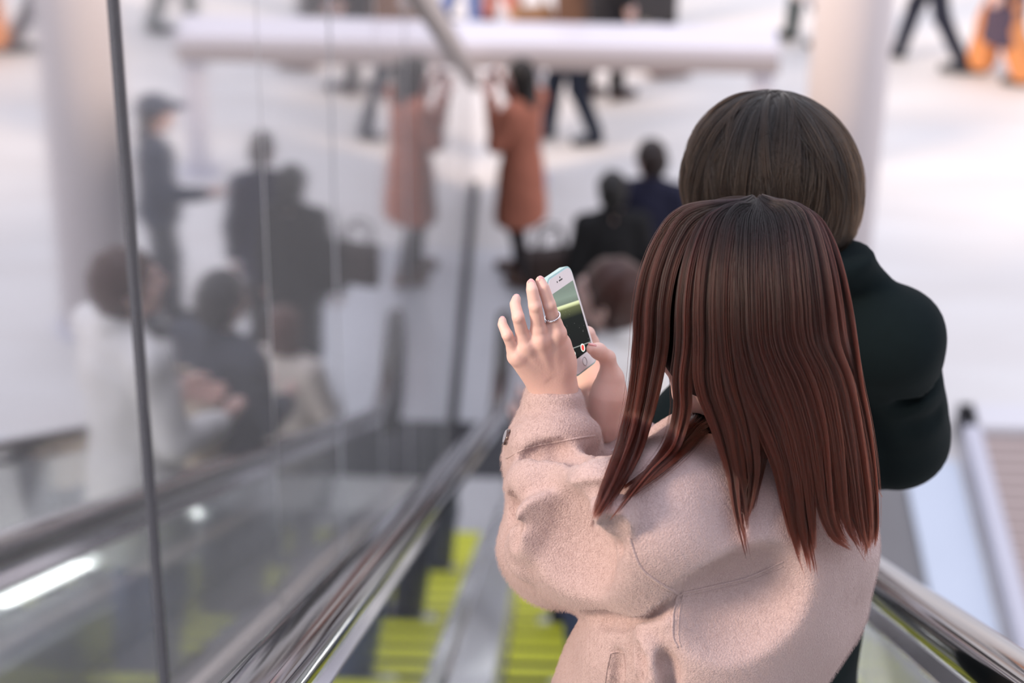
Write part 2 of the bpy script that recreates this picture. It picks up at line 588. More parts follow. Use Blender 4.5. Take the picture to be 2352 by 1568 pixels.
def balustrade(sgn):
    """sgn -1: left hand side, +1: right hand side"""
    xs = XL if sgn < 0 else XR           # step edge
    xr = RAIL_L if sgn < 0 else RAIL_R
    xg = xr - sgn * 0.03                 # glass plane
    def X(a, b):
        return (min(a, b), max(a, b))
    s = wobj('skirt_panel', slope_prism(*X(xs + sgn * 0.005, xs + sgn * 0.02), -0.30, 0.20, Y0, Y1), M_SKIRT, esc)
    # sloping inner deck from the skirt up to the glass
    a, b = xs + sgn * 0.012, xg
    v = []
    for y in (Y0, Y1):
        v += [(a, y, nose(y) + 0.20), (b, y, nose(y) + 0.34), (b, y, nose(y) + 0.30), (a, y, nose(y) + 0.16)]
    wobj('inner_deck', fixn(pymesh('deck', v, [(0, 1, 2, 3), (7, 6, 5, 4), (0, 4, 5, 1), (1, 5, 6, 2), (2, 6, 7, 3), (3, 7, 4, 0)])), M_SKIRT, esc)
    wobj('glass_seat', slope_prism(*X(xg - 0.012, xg + 0.012), 0.30, 0.36, Y0, Y1), M_CHROME, esc)
    y = Y0
    while y < Y1 - 0.3:
        yb = min(y + 1.3, Y1)
        wobj('glass_pane', slope_prism(*X(xg - 0.005, xg + 0.005), 0.36, 0.885, y + 0.002, yb - 0.004), M_GLASS, esc)
        y += 1.3
    # level glass end
    v, n = [], 14
    prof = [(11.474, 0.35), (12.3, 0.35)] + [(12.42 + 0.30 * math.sin(math.pi * i / n) - 0.12 * (1 - math.sin(math.pi * i / n)), 0.36 + 0.26 * (1 - math.cos(math.pi * i / n))) for i in range(n + 1)] + [(11.474, 0.88)]
    for x in (xg - 0.005, xg + 0.005):
        v += [(x, p[0], p[1]) for p in prof]
    q = len(prof)
    f = [tuple(range(q)), tuple(range(2 * q - 1, q - 1, -1))] + [(i, (i + 1) % q, q + (i + 1) % q, q + i) for i in range(q)]
    wobj('glass_pane', fixn(pymesh('gl', v, f)), M_GLASS, esc)
    # polished channel and black rubber handrail
    p = rail_path(0.0)
    ch = [(xr - 0.030, 0), (xr + 0.030, 0), (xr + 0.034, 0.012), (xr + 0.022, 0.030), (xr + 0.022, 0.042), (xr - 0.022, 0.042), (xr - 0.022, 0.030), (xr - 0.034, 0.012)]
    wobj('rail_channel', sweep(ch, rail_path(0.875)), M_CHROME, esc)
    pr = []
    for i in range(13):
        an = math.pi * i / 12
        pr.append((xr + 0.041 * math.copysign(abs(math.cos(an)) ** 0.7, math.cos(an)), 0.012 + 0.026 * abs(math.sin(an)) ** 0.8))
    pr += [(xr - 0.041, -0.004), (xr - 0.034, -0.010), (xr - 0.026, -0.004), (xr + 0.026, -0.004), (xr + 0.034, -0.010), (xr + 0.041, -0.004)]
    path = rail_path(0.935)
    e = path[-1]
    for i in range(1, 13):
        an = math.pi * i / 12
        path.append((e[0] + 0.28 * math.sin(an), e[1] - 0.28 * (1 - math.cos(an))))
    path.append((12.2, e[1] - 0.56))
    h = wobj('handrail', sweep(pr, path), M_RUBBER, esc, True)
    # outer deck and cladding below the rail
    xo = xr + sgn * 0.06
    if sgn > 0:
        wobj('outer_deck', slope_prism(*X(xg, xr + 0.20), 0.24, 0.28, Y0, Y1), M_STEEL, esc)
        wobj('side_cladding', slope_prism(*X(xr + 0.19, xr + 0.20), -0.9, 0.24, Y0, Y1), M_GREYPANEL, esc)
    else:
        wobj('outer_deck', slope_prism(*X(xg, -0.615), 0.22, 0.26, Y0, Y1), M_STEEL, esc)
    # thin lamps along the foot of the glass
    if sgn > 0:
        y = 0.4
        while y < 11.0:
            yb = min(y + 1.25, 11.3)
            wobj('led_strip', slope_prism(*X(xg - 0.028, xg - 0.014), 0.375, 0.39, y, yb), M_LED, esc)
            y += 1.45
balustrade(-1)
balustrade(1)
# comb plate, dark mat and steel landing plate at the foot
wobj('comb_plate', box(XL - 0.02, XR + 0.02, 11.1, 11.62, 0.0, 0.035), M_YELLOW, esc)
wobj('comb_landing', box(-0.26, 0.50, 11.625, 12.22, 0.002, 0.02), M_WHITE, esc)
wobj('landing_mat', box(-0.60, 0.85, 12.23, 12.86, 0.002, 0.016), M_MAT, esc)
lp = wobj('landing_plate', box(-0.60, 0.85, 12.87, 15.2, 0.002, 0.012), M_PLATE, esc)

# ------------------------------------------------------------------ mirrored wall on the left
XW = -0.62
PW = 1.446
def wall_top(y):
    return 2.36 - 0.505 * (y - 13.15)
def wall_bot(y):
    return max(nose(y) + 0.24, 0.02)
YW0 = 3.115 - PW
YW1 = YW0 + 10 * PW
wv, prof = [], []
ys = [YW0, Y1, YW1]
ysn = sorted(set([2.06, 11.2, 13.15, YW1]))
bot = [(y, max(nose(y) + 0.1, 0.0)) for y in ysn]
top = [(y, wall_top(y) - 0.01) for y in ysn]
ring = bot + top[::-1]
q = len(ring)
for x in (XW - 0.10, XW - 0.014):
    wv += [(x, p[0], p[1]) for p in ring]
wf = [tuple(range(q)), tuple(range(2 * q - 1, q - 1, -1))] + [(i, (i + 1) % q, q + (i + 1) % q, q + i) for i in range(q)]
wall = obj('wall_left', fixn(pymesh('wall', wv, wf)), M_GREYPANEL)
tag(wall, 'tall wall of mirror-polished panels running beside the escalator', kind='structure')
tilt = [0.0, 0.0010, -0.0016, 0.0008, -0.0012, 0.0014, -0.001, 0.001, 0.0, 0.0]
for i in range(10):
    ya, yb = max(YW0 + i * PW, 2.06) + 0.004, YW0 + (i + 1) * PW - 0.004
    yy = [ya] + [y for y in (11.2, 13.15) if ya < y < yb] + [yb]
    rg = [(y, wall_bot(y)) for y in yy] + [(y, wall_top(y) - 0.03) for y in yy[::-1]]
    q = len(rg)
    v = []
    for x in (XW - 0.012, XW):
        v += [(x + tilt[i] * (p[0] - (ya + yb) / 2), p[0], p[1]) for p in rg]
    f = [tuple(range(q)), tuple(range(2 * q - 1, q - 1, -1))] + [(j, (j + 1) % q, q + (j + 1) % q, q + j) for j in range(q)]
    obj('mirror_panel', fixn(pymesh('panel', v, f)), M_MIRROR, wall)
    if i < 9:
        y = YW0 + (i + 1) * PW
        w = 0.0042 if i == 0 else 0.002
        obj('seam_strip', box(XW - 0.01, XW + (0.009 if i == 0 else 0.002), y - w, y + w, wall_bot(y), wall_top(y) - 0.03, 0.001), M_SEAM if i == 0 else M_STEEL, wall)
# beam capping the wall
v = []
for (y, z) in ((2.06, wall_top(2.06)), (13.15, wall_top(13.15)), (YW1, wall_top(YW1))):
    for (x, h) in ((XW - 0.13, -0.03), (XW + 0.035, -0.03), (XW + 0.035, 0.11), (XW - 0.13, 0.11)):
        v.append((x, y, z + h))
f = [(0, 1, 2, 3), (8, 11, 10, 9)] + [(s * 4 + a, s * 4 + (a + 1) % 4, s * 4 + 4 + (a + 1) % 4, s * 4 + 4 + a) for s in (0, 1) for a in range(4)]
obj('cap_beam', bevel(fixn(pymesh('beam', v, f)), 0.008), M_BEIGE, wall)
obj('base_strip', box(XW - 0.005, XW + 0.03, 11.6, YW1, 0.0, 0.09), M_DARK, wall)

# ------------------------------------------------------------------ barrier, column, platform
bar = empty('barrier', (0, 16.2, 0), 0, 'long pale painted steel barrier with a wide flat top behind the coral coat', 'barrier')
wobj('front_shade_strip', box(-1.6, 1.58, 16.188, 16.1995, 0.97, 1.09), mat('front_shade_grey', (0.36, 0.33, 0.34), 0.5), bar)  # darker strip paints the shade on the slab's front face
wobj('top_slab', box(-1.6, 1.58, 16.2, 16.60, 0.96, 1.17, 0.012), M_LAV, bar)
for x in (-0.20, 1.48):
    wobj('post', box(x - 0.075, x + 0.075, 16.28, 16.43, 0.0, 0.965, 0.008), M_LAV, bar)
    wobj('foot_plate', box(x - 0.13, x + 0.13, 16.22, 16.49, 0.0, 0.015, 0.003), M_LAV, bar)
wobj('post', box(-1.5, -1.35, 16.28, 16.43, 0.0, 0.965, 0.008), M_LAV, bar)

def lathe(prof, n=40):
    v, f = [], []
    for (r, z) in prof:
        for k in range(n):
            a = 2 * math.pi * k / n
            v.append((r * math.cos(a), r * math.sin(a), z))
    m = len(prof)
    for i in range(m - 1):
        for k in range(n):
            f.append((i * n + k, i * n + (k + 1) % n, (i + 1) * n + (k + 1) % n, (i + 1) * n + k))
    f.append(tuple(range(n))[::-1]); f.append(tuple((m - 1) * n + k for k in range(n)))
    return fixn(pymesh('lathe', v, f))
colx = GP(1950, 640)
cbase = (1.80, 14.0, 0)
colm = empty('column', cbase, 0, 'tall round pale painted column rising behind the man in dark green', 'column')
o = obj('shaft', lathe([(0.248, 0.0), (0.248, 3.0), (0.248, 9.0)]), M_COLUMN, colm, True)
o = obj('base_ring', lathe([(0.29, 0.0), (0.29, 0.04), (0.262, 0.055)]), M_LAV, colm)

# low slatted platform on the right, seen beyond the handrail
pl = empty('slatted_platform', (2.6, 11.0, 0), 0, 'low platform of brownish slats with pale steel edging beyond the right handrail', 'platform')
wobj('side_panel', box(2.14, 2.48, 8.0, 12.50, 0.0, 0.05, 0.004), M_BLUEPANEL, pl)
wobj('edge_rail', box(2.53, 2.64, 8.0, 13.0, 0.0, 0.16, 0.01), M_LAV, pl)
wobj('edge_rail', box(2.53, 5.2, 12.72, 13.0, 0.0, 0.16, 0.01), M_WHITE, pl)
wobj('ground_shade_strip', box(1.84, 2.13, 8.0, 12.5, 0.0, 0.02), M_GREYPANEL, pl)  # dark grey strip laid in as shade on the ground beside the panel
bmesh_board = box(-1.25, 1.25, -0.052, 0.052, -0.015, 0.015, 0.006)
bmesh_board.materials.append(M_BOARD)
y = 12.64
while y > 10.7:
    b = bpy.data.objects.new('deck_board', bmesh_board); COL.objects.link(b); b.parent = pl
    b.location = Vector((3.85, y, 0.10)) - Vector(pl.location)
    y -= 0.125
wobj('support_frame', box(2.66, 5.0, 10.7, 12.72, 0.0, 0.07), M_DARK, pl)
bb = empty('brown_bench', (3.7, 10.1, 0), 0, 'brown wooden block at the near end of the slatted platform', 'bench')
wobj('seat_top', box(2.70, 5.0, 9.3, 10.6, 0.16, 0.24, 0.01), M_BROWN, bb)
wobj('block_body', box(2.76, 4.95, 9.4, 10.5, 0.0, 0.16), M_BROWN, bb)

# ------------------------------------------------------------------ unseen upper deck wall and floor, added to shade the camera-facing side
M_SHADEWALL = mat('shading_wall_paint', (0.30, 0.28, 0.28), 0.7, var=0.06, vscale=1.5)
wb_ = obj('wall_back_shading', box(-2.6, 12.0, -4.6, -4.2, 4.0, 13.0), M_SHADEWALL)
tag(wb_, 'unseen upper deck wall added behind the camera for shade', kind='structure')
for k in range(6):
    obj('shading_wall_fin', box(-2.4 + k * 2.4, -2.2 + k * 2.4, -4.2, -3.95, 4.0, 13.0), M_GREYPANEL, wb_)
tl = obj('floor_upper_added', box(-2.6, 12.0, -4.2, -2.02, 7.45, 7.70), M_PLATE)
tag(tl, 'unseen upper deck floor added with the shading wall behind the camera', kind='structure')
# ------------------------------------------------------------------ people: shared pieces
SKIN = s2l(236, 190, 168)
M_SKIN = mat('skin', (0.86, 0.585, 0.515), 0.5, sss=0.2, var=0.05, vscale=40, bump=0.06, bscale=350)
M_NAIL = mat('pink_nail', (0.85, 0.42, 0.42), 0.25, coat=0.5)
M_EYEW = mat('eye_white', (0.85, 0.83, 0.80), 0.2)
M_EYED = mat('eye_iris', (0.03, 0.015, 0.01), 0.15)
M_LIP = mat('lip', (0.60, 0.20, 0.19), 0.4)
M_BROW = mat('brow', (0.03, 0.02, 0.015), 0.7)

def uvs(c, r, n=12, m=8, sc=(1, 1, 1)):
    b = bmesh.new()
    bmesh.ops.create_uvsphere(b, u_segments=n, v_segments=m, radius=r)
    for v in b.verts:
        v.co = Vector((v.co.x * sc[0] + c[0], v.co.y * sc[1] + c[1], v.co.z * sc[2] + c[2]))
    me = bpy.data.meshes.new('s'); b.to_mesh(me); b.free()
    return me

def arr(me):
    v = np.zeros(len(me.vertices) * 3); me.vertices.foreach_get('co', v)
    return v.reshape(-1, 3), [tuple(p.vertices) for p in me.polygons]

class Multi:
    """collects meshes with a material slot each into one mesh"""
    def __init__(self): self.v, self.f, self.m, self.n = [], [], [], 0
    def add(self, me, slot=0, A=None, t=None, flip=False):
        v, f = arr(me) if not isinstance(me, tuple) else me
        if A is not None: v = v @ np.asarray(A).T
        if t is not None: v = v + np.asarray(t)
        if flip: f = [q[::-1] for q in f]
        self.v.append(v); self.f += [tuple(i + self.n for i in q) for q in f]; self.m += [slot] * len(f); self.n += len(v)
    def mesh(self, name, mats):
        me = bpy.data.meshes.new(name)
        me.from_pydata(np.vstack(self.v).tolist(), [], self.f)
        for m in mats: me.materials.append(m)
        me.polygons.foreach_set('material_index', self.m)
        me.polygons.foreach_set('use_smooth', [True] * len(self.f))
        me.update()
        return me

def head_parts():
    """adult head, centre of the skull at the origin, facing +Y, about 0.225 m from chin to crown"""
    s = SDF((-.11, -.13, -.17), (.11, .14, .14), .0042)
    s.ell((0, -.005, .02), (.074, .094, .095), k=0)
    s.ell((0, .035, -.02), (.062, .062, .085), k=.03)
    s.cone((0, .05, -.075), (0, .066, -.098), .036, .021, .03)
    for q in (-1, 1):
        s.cone((q * .048, .01, -.06), (q * .02, .06, -.095), .02, .016, .02)
        s.ell((q * .041, .073, -.03), (.022, .018, .02), k=.02)
        s.ell((q * .031, .097, .006), (.018, .014, .011), k=.008, cut=True)
        s.ell((q * .078, -.008, -.012), (.010, .020, .032), k=.008)
        s.ell((q * .084, -.002, -.012), (.006, .010, .018), k=.004, cut=True)
    s.cone((0, .092, .012), (0, .114, -.026), .010, .013, .012)
    for q in (-1, 1): s.ell((q * .012, .104, -.030), (.009, .010, .008), k=.006)
    s.cone((-.016, .090, -.056), (.016, .090, -.056), .009, .009, .010)
    s.cone((-.03, .094, .026), (.03, .094, .026), .007, .007, .02)
    s.cone((0, -.015, -.06), (0, -.03, -.17), .048, .050, .03)
    return s.mesh('head')
HEAD = arr(head_parts())
LIPS = arr(join([tube([(-.022, .093, -.055), (-.008, .1005, -.0525), (0, .100, -.054), (.008, .1005, -.0525), (.022, .093, -.055)], [.001, .0035, .003, .0035, .001], 8), tube([(-.02, .093, -.057), (0, .0995, -.0615), (.02, .093, -.057)], [.001, .0045, .001], 8)]))
EYES = arr(join([uvs((q * .031, .078, .006), .0125) for q in (-1, 1)]))
IRIS = arr(join([uvs((q * .031, .0885, .005), .0048, 10, 6) for q in (-1, 1)]))
BROW = arr(join([tube([(q * .014, .0975, .024), (q * .03, .0965, .029), (q * .045, .084, .025)], [.002, .003, .001], 6) for q in (-1, 1)]))

def hand_mesh():
    """relaxed right hand: wrist at the origin, fingers towards -Z, palm towards -X, thumb towards +Y"""
    s = SDF((-.07, -.06, -.20), (.04, .08, .04), .003)
    s.cone((0, 0, .03), (0, 0, 0), .026, .024, 0)
    for y, w in ((-.026, .012), (-.009, .0135), (.009, .0135), (.026, .0125)):
        s.cone((0, y * .6, -.012), (-.002, y, -.082), .016, w, .012)
    L = ((-.030, .060, .0075), (-.010, .076, .0085), (.010, .082, .0088), (.030, .072, .0083))
    for i, (y, ln, r) in enumerate(L):
        b = np.array([-.003, y * .92, -.086])
        p1 = b + np.array([-.25, y * .8, -1]) * ln * .48
        p2 = p1 + np.array([-.55, y * .4, -.85]) * ln * .30
        p3 = p2 + np.array([-.80, 0, -.60]) * ln * .24
        s.chain([b, p1, p2, p3], [r + .001, r, r * .93, r * .78], .004)
    s.chain([(-.006, .02, -.02), (-.022, .043, -.045), (-.032, .052, -.075), (-.036, .048, -.098)], [.016, .0125, .0105, .008], .008)
    return s.mesh('hand')
HAND = arr(hand_mesh())

def frame_for(dirv, fwd):
    """rotation whose -Z goes along dirv and whose +Y leans towards fwd"""
    z = -unit(dirv); y = np.asarray(fwd, float); y = unit(y - z * (y @ z)); x = np.cross(y, z)
    return np.stack([x, y, z], 1)

def rz(a):
    c, s = math.cos(a), math.sin(a)
    return np.array([[c, -s, 0], [s, c, 0], [0, 0, 1]])
def rx(a):
    c, s = math.cos(a), math.sin(a)
    return np.array([[1, 0, 0], [0, c, -s], [0, s, c]])

SHOE_CACHE = {}
def shoe_mesh(s):
    f = SDF((-.08, -.14, -.03), (.08, .22, .20), .008)
    f.chain([(0, -.055, .045), (0, .05, .045), (0, .13, .035)], [.040, .040, .036], .02)
    f.cone((0, -.03, .05), (0, -.03, .12), .042, .044, .02)
    f.clip((0, 0, 0.0), (0, 0, -1))
    me = f.mesh('shoe')
    me.transform(Matrix.Scale(s, 4))
    return me

def person(name, label, feet, yaw, H=1.65, hair='short', hair_col=(.02, .014, .012), top=('coat', (.1, .1, .1), .75), legs=('trousers', (.05, .05, .06)), shoe=(.03, .03, .03), armL=None, armR=None, stride=0.0, head_yaw=0.0, head_pitch=0.0, h=.015, group=None, lean=0.0, cap=None, step_stagger=0.0):
    """generic figure: local space faces +Y, its right is +X. arms: (elbow, wrist) in metres for a 1.70 m figure"""
    s = H / 1.70
    root = empty(name, tuple(feet), yaw, label, 'person', group)
    P = lambda *a: np.array(a) * s
    hip = P(0, 0, .92); ch = P(0, lean * .33, 1.27); nb = P(0, lean * .5 - .015, 1.44); hc = P(0, lean * .6 + .02, 1.585)
    sh = {q: nb + P(q * .165, 0.0, -.055) for q in (-1, 1)}
    el = {-1: armL[0] if armL else (-.225, -.03, 1.12), 1: armR[0] if armR else (.225, -.03, 1.12)}
    wr = {-1: armL[1] if armL else (-.235, .06, .87), 1: armR[1] if armR else (.235, .06, .87)}
    el = {q: P(*el[q]) for q in el}; wr = {q: P(*wr[q]) for q in wr}
    ft = {q: P(q * .085, q * stride * .5, 0) for q in (-1, 1)}
    kn = {q: P(q * .09, q * stride * .22 + .03, .49) for q in (-1, 1)}
    an = {q: ft[q] + P(0, -.03, .09) for q in (-1, 1)}
    allp = np.array([hip, nb, hc + P(0, 0, .16), hc + P(0, .14, 0)] + [v for dd in (sh, el, wr, ft, kn, an) for v in dd.values()])
    lo = allp.min(0) - .2; hi = allp.max(0) + .2; lo[2] = -.02
    b = SDF(lo, hi, h)
    R = np.eye(3)
    b.ecol([(nb + P(0, 0, -.03), .10 * s, .06 * s), (ch, .15 * s, .10 * s), (P(0, lean * .1, 1.05), .125 * s, .09 * s), (hip, .155 * s, .11 * s), (P(0, 0, .82), .15 * s, .11 * s)], R, k=.02)
    b.cone(nb, hc + P(0, -.02, -.06), .052 * s, .046 * s, .02)
    for q in (-1, 1):
        b.cone(nb + P(q * .05, 0, -.03), sh[q], .06 * s, .052 * s, .03)
        b.chain([sh[q], el[q], wr[q]], [.050 * s, .040 * s, .027 * s], .02)
        b.chain([hip + P(q * .08, 0, -.04), kn[q], an[q]], [.085 * s, .055 * s, .040 * s], .03)
        b.cone(an[q] + P(0, 0, -.03), ft[q] + P(0, .10, .04), .038 * s, .03 * s, .02)
    mm = Multi()
    mm.add(b.mesh('b'))
    A = rz(head_yaw) @ rx(head_pitch) * s
    for part, slot in ((HEAD, 0), (LIPS, 1), (EYES, 2), (IRIS, 3), (BROW, 3)):
        mm.add(part, slot, A, hc)
    for q in (-1, 1):
        F = frame_for(wr[q] - el[q], P(0, 1, .35)) * s
        if q < 0:
            F = F @ np.diag([-1, 1, 1])
        mm.add(HAND, 0, F, wr[q], flip=q < 0)
    obj('body', mm.mesh('body', [M_SKIN, M_LIP, M_EYEW, M_EYED]), None, root)
    # upper clothing
    kind, col, hem = top
    c = SDF(lo, hi, h)
    hz = hem * s
    rings = [(nb + P(0, 0, -.01), .11 * s, .075 * s), (ch + P(0, 0, .05), .185 * s, .125 * s), (P(0, lean * .1, 1.05), .165 * s, .125 * s), (hip, .190 * s, .145 * s)]
    if hem < .90:
        rings.append((np.array([0, 0, hz]), (.19 + (.9 - hem) * .09) * s, (.15 + (.9 - hem) * .08) * s))
    c.ecol(rings, R, k=.02)
    for q in (-1, 1):
        c.cone(nb + P(q * .05, 0, -.03), sh[q], .072 * s, .070 * s, .03)
        w2 = el[q] + (wr[q] - el[q]) * .93
        c.chain([sh[q], el[q], w2], [.070 * s, .060 * s, .048 * s], .025)
        c.clip(w2 + unit(wr[q] - el[q]) * .02, unit(wr[q] - el[q])) if False else None
    c.cone(nb + P(0, 0, -.02), nb + P(0, -.01, .03), .075 * s, .070 * s, .02)
    c.cone(nb + P(0, .0, -.01), nb + P(0, .01, .12), .058 * s, .060 * s, .0, cut=True)
    c.wob(.004, 26, int(abs(feet[0]) * 100) + 3)
    cm = mat('cloth_%02x%02x%02x' % tuple(int(255 * min(1, x) ** .45) for x in col), col, .85, var=.12, vscale=18, sheen=.25)
    obj(kind, c.mesh(kind), cm, root)
    # lower clothing
    lk, lc = legs
    lm = mat('cloth_%02x%02x%02x' % tuple(int(255 * min(1, x) ** .45) for x in lc), lc, .8, var=.12, vscale=18, sheen=.15)
    t = SDF(lo, np.minimum(hi, [9, 9, 1.1 * s]), h)
    t.ecol([(hip + P(0, 0, .08), .15 * s, .115 * s), (hip, .17 * s, .125 * s), (P(0, 0, .80), .165 * s, .12 * s)], R, k=.02)
    wide = {'trousers': (.098, .075, .062), 'tights': (.090, .060, .046), 'wide_trousers': (.11, .12, .13)}[lk]
    for q in (-1, 1):
        t.chain([hip + P(q * .08, 0, -.04), kn[q], an[q] + P(0, 0, .0 if lk != 'wide_trousers' else .06)], [w * s for w in wide], .03)
    t.clip(P(0, 0, .055), (0, 0, -1))
    obj(lk.split('_')[-1], t.mesh(lk), lm, root)
    for q in (-1, 1):
        me = shoe_mesh(s)
        me.transform(Matrix.Translation(Vector(ft[q])))
        obj('shoe', me, mat('shoe_%02x' % int(255 * shoe[0] ** .45) + '%02x' % int(255 * shoe[2] ** .45), shoe, .5), root, True)
    # hair
    hs = SDF((-.17, -.20, -.42), (.17, .17, .17), .008)
    hs.ell((0, -.014, .032), (.090, .106, .106), k=0)
    if hair == 'short':
        hs.ell((0, -.05, -.02), (.082, .066, .080), k=.03)
    elif hair in ('long', 'bob'):
        bot = -.36 if hair == 'long' else -.13
        hs.ecol([(np.array([0, -.03, .02]), .092, .09), (np.array([0, -.035, -.10]), .098, .080), (np.array([0, -.045, bot]), .095 if hair == 'long' else .10, .05)], R, k=.03)
    hs.rbox((0, .115, -.10), (.058, .10, .135), np.eye(3), .03, k=.02, cut=True)
    if hair in ('long', 'bob'):
        hs.cone((0, -.01, -.10), (0, .02, -.42), .055, .06, .02, cut=True)
    hs.wob(.003, 60, 5)
    me = hs.mesh('hair')
    v, f = arr(me)
    v = v @ A.T + hc
    obj('hair', pymesh('hair', v, f), mat('hair_%03d' % int(hair_col[0] * 999) + '%03d' % int(hair_col[2] * 999), hair_col, .45, var=.3, vscale=60, stretch=(6, 6, .6)), root, True)
    if cap is not None:
        cs = SDF((-.15, -.17, -.05), (.15, .24, .18), .007)
        cs.ell((0, -.01, .045), (.100, .115, .105), k=0)
        cs.clip((0, 0, .035), (0, -.1, -1))
        cs.ell((0, .12, .045), (.075, .085, .010), k=.008)
        v, f = arr(cs.mesh('cap'))
        obj('cap', pymesh('cap', v @ A.T + hc, f), mat('cap_cloth', cap, .8, var=.1), root, True)
    return root, dict(hc=hc, wr=wr, sh=sh, nb=nb, s=s)

def loc2w(root, p):
    a = root.rotation_euler.z
    return np.array(root.location) + rz(a) @ np.asarray(p)

# bags are things of their own: carried, not part of a body
def bag(name, label, loc, rzv, size, col, strap=.18, cat='bag'):
    root = empty(name, tuple(loc), rzv, label, cat)
    w, d, hh = size
    s = SDF((-w, -d * 1.2, -.05), (w, d * 1.2, hh + .05), .012)
    s.rbox((0, 0, hh / 2), (w / 2, d / 2, hh / 2), np.eye(3), .03, 0)
    s.wob(.004, 20, 3)
    m = mat('bag_%02x%02x%02x' % tuple(int(255 * c ** .45) for c in col), col, .6, var=.12, vscale=15)
    obj('bag_body', s.mesh('bag'), m, root)
    for y in (-d * .3, d * .3):
        obj('strap', tube([(-w * .28, y, hh * .92), (-w * .22, y, hh + strap * .8), (0, y, hh + strap), (w * .22, y, hh + strap * .8), (w * .28, y, hh * .92)], .009, 8), m, root, True)
    return root

# ------------------------------------------------------------------ people on the plaza and further down the escalator
def step_top(y):
    k = math.floor((y - -2.0) / .4)
    return max(nose(-2.0 + .4 * k + .4), 0.02)

UPBENT = lambda q: ((q * .24, .06, 1.16), (q * .10, .19, 1.43))
HOLD = lambda q: ((q * .235, .02, 1.12), (q * .13, .24, 1.06))
# coral coat, photographing by the mirror
g = GP(1193, 645)
coral, cj = person('person', 'woman in long coral coat with dark hair raising both hands beside the mirror', g, math.radians(60), 1.64, 'long', (.012, .009, .008), ('coat', (.46, .165, .105), .50), ('tights', (.018, .014, .016)), (.16, .08, .05), UPBENT(-1), UPBENT(1), .18, .1, -.1)
wp = (loc2w(coral, cj['wr'][-1]) + loc2w(coral, cj['wr'][1])) / 2 + rz(math.radians(60)) @ np.array([0, .07, .06])
cp = empty('white_phone', tuple(wp), math.radians(60), 'white object held up before the face of the woman in coral', 'phone')
obj('phone_body', box(-.06, .06, -.012, .012, -.09, .09, .008, 2), mat('white_plastic', (.85, .80, .78), .4), cp)
obj('phone_screen', box(-.052, .052, -.0135, -.0121, -.075, .075), mat('phone_dark_glass', (.02, .02, .025), .1), cp)
# dark pair stepping off at the foot
person('person', 'man in black coat with short black hair near the foot of the escalator', (GP(1408, 430, 1.62)[0], GP(1408, 430, 1.62)[1], 0.0), math.radians(8), 1.70, 'short', (.008, .007, .007), ('coat', (.006, .006, .007), .80), ('trousers', (.008, .008, .01)), stride=.2)
person('person', 'man in navy coat walking in front of the man in black', (GP(1495, 350, 1.70)[0], GP(1495, 350, 1.70)[1], 0.0), math.radians(-6), 1.76, 'short', (.016, .008, .007), ('coat', (.012, .013, .035), .78), ('trousers', (.01, .01, .015)), stride=.25, head_yaw=.5)
bag('shoulder_bag', 'dark brown bag at the side of the man in black', tuple(GP(1262, 660, .95)), .3, (.30, .14, .26), (.025, .012, .010), .16)
# seen in the mirror only, hidden from here behind the pair in front
person('person', 'man in navy cap and jacket, reflected in the second mirror panel', (GP(1780, 285, 1.6)[0], GP(1780, 285, 1.6)[1], 0.0), math.radians(70), 1.68, 'short', (.01, .01, .01), ('jacket', (.05, .06, .09), .86), ('trousers', (.04, .045, .06)), armL=((-.24, .05, 1.12), (-.16, .28, 1.05)), cap=(.05, .06, .09), stride=.2)
# riders
ya = 7.0
white, wj = person('person', 'woman in white coat with brown hair riding below the phone', (0.20, ya, step_top(ya)), math.radians(50), 1.80, 'short', (.050, .016, .011), ('coat', (.88, .86, .85), .62), ('trousers', (.15, .19, .34)), (.85, .85, .87), HOLD(-1), HOLD(1), 0.0, .25, .15, h=.012)
yb = 8.6
person('person', 'dark haired rider in blue-black jacket with a beige backpack, seen in the mirror', (0.14, yb, step_top(yb)), math.radians(35), 1.78, 'short', (.02, .018, .02), ('jacket', (.06, .065, .085), .84), ('trousers', (.04, .045, .07)), (.75, .75, .78), HOLD(-1), HOLD(1))
bag('backpack', 'beige backpack worn by the rider in the blue-black jacket', (0.14 + .25 * math.sin(math.radians(35)), yb - .25 * math.cos(math.radians(35)), step_top(yb) + .92), math.radians(35), (.30, .16, .42), (.52, .42, .32), .1, 'backpack')
yc = 10.6
person('person', 'rider in cream jacket with reddish brown hair further down, seen in the mirror', (0.12, yc, step_top(yc)), math.radians(20), 1.66, 'bob', (.08, .03, .022), ('jacket', (.72, .64, .58), .80), ('trousers', (.10, .11, .14)), (.7, .7, .72), HOLD(-1), HOLD(1))
# beyond the barrier
g = GP(1305, 325)
person('person', 'person in dark navy trousers standing beyond the barrier near its post', g, math.radians(100), 1.66, 'short', (.01, .01, .01), ('jacket', (.10, .05, .03), .95), ('trousers', (.012, .018, .035)), (.02, .03, .05), stride=.35)
bag('shoulder_bag', 'brown bag carried beside the dark navy trousers beyond the barrier', (g[0] - .30, g[1] + .16, .78), .2, (.34, .14, .26), (.34, .19, .10), .2)
g = GP(1385, 225)
person('person', 'person in long black coat beyond the barrier', g, math.radians(-60), 1.70, 'short', (.01, .01, .01), ('coat', (.010, .010, .014), .42), ('trousers', (.012, .012, .014)), (.05, .02, .02), stride=.2)
bag('shoulder_bag', 'small olive and cream bag hanging beside the long black coat', (g[0] + .32, g[1] - .1, .30), .4, (.26, .12, .20), (.42, .38, .30), .2)
g = GP(1062, 70)
person('person', 'person in blue clothes at the top edge left of the other walkers', g, math.radians(-90), 1.66, 'short', (.01, .01, .01), ('jacket', (.10, .16, .34), .85), ('trousers', (.12, .17, .36)), stride=.3)
g = GP(1150, 60)
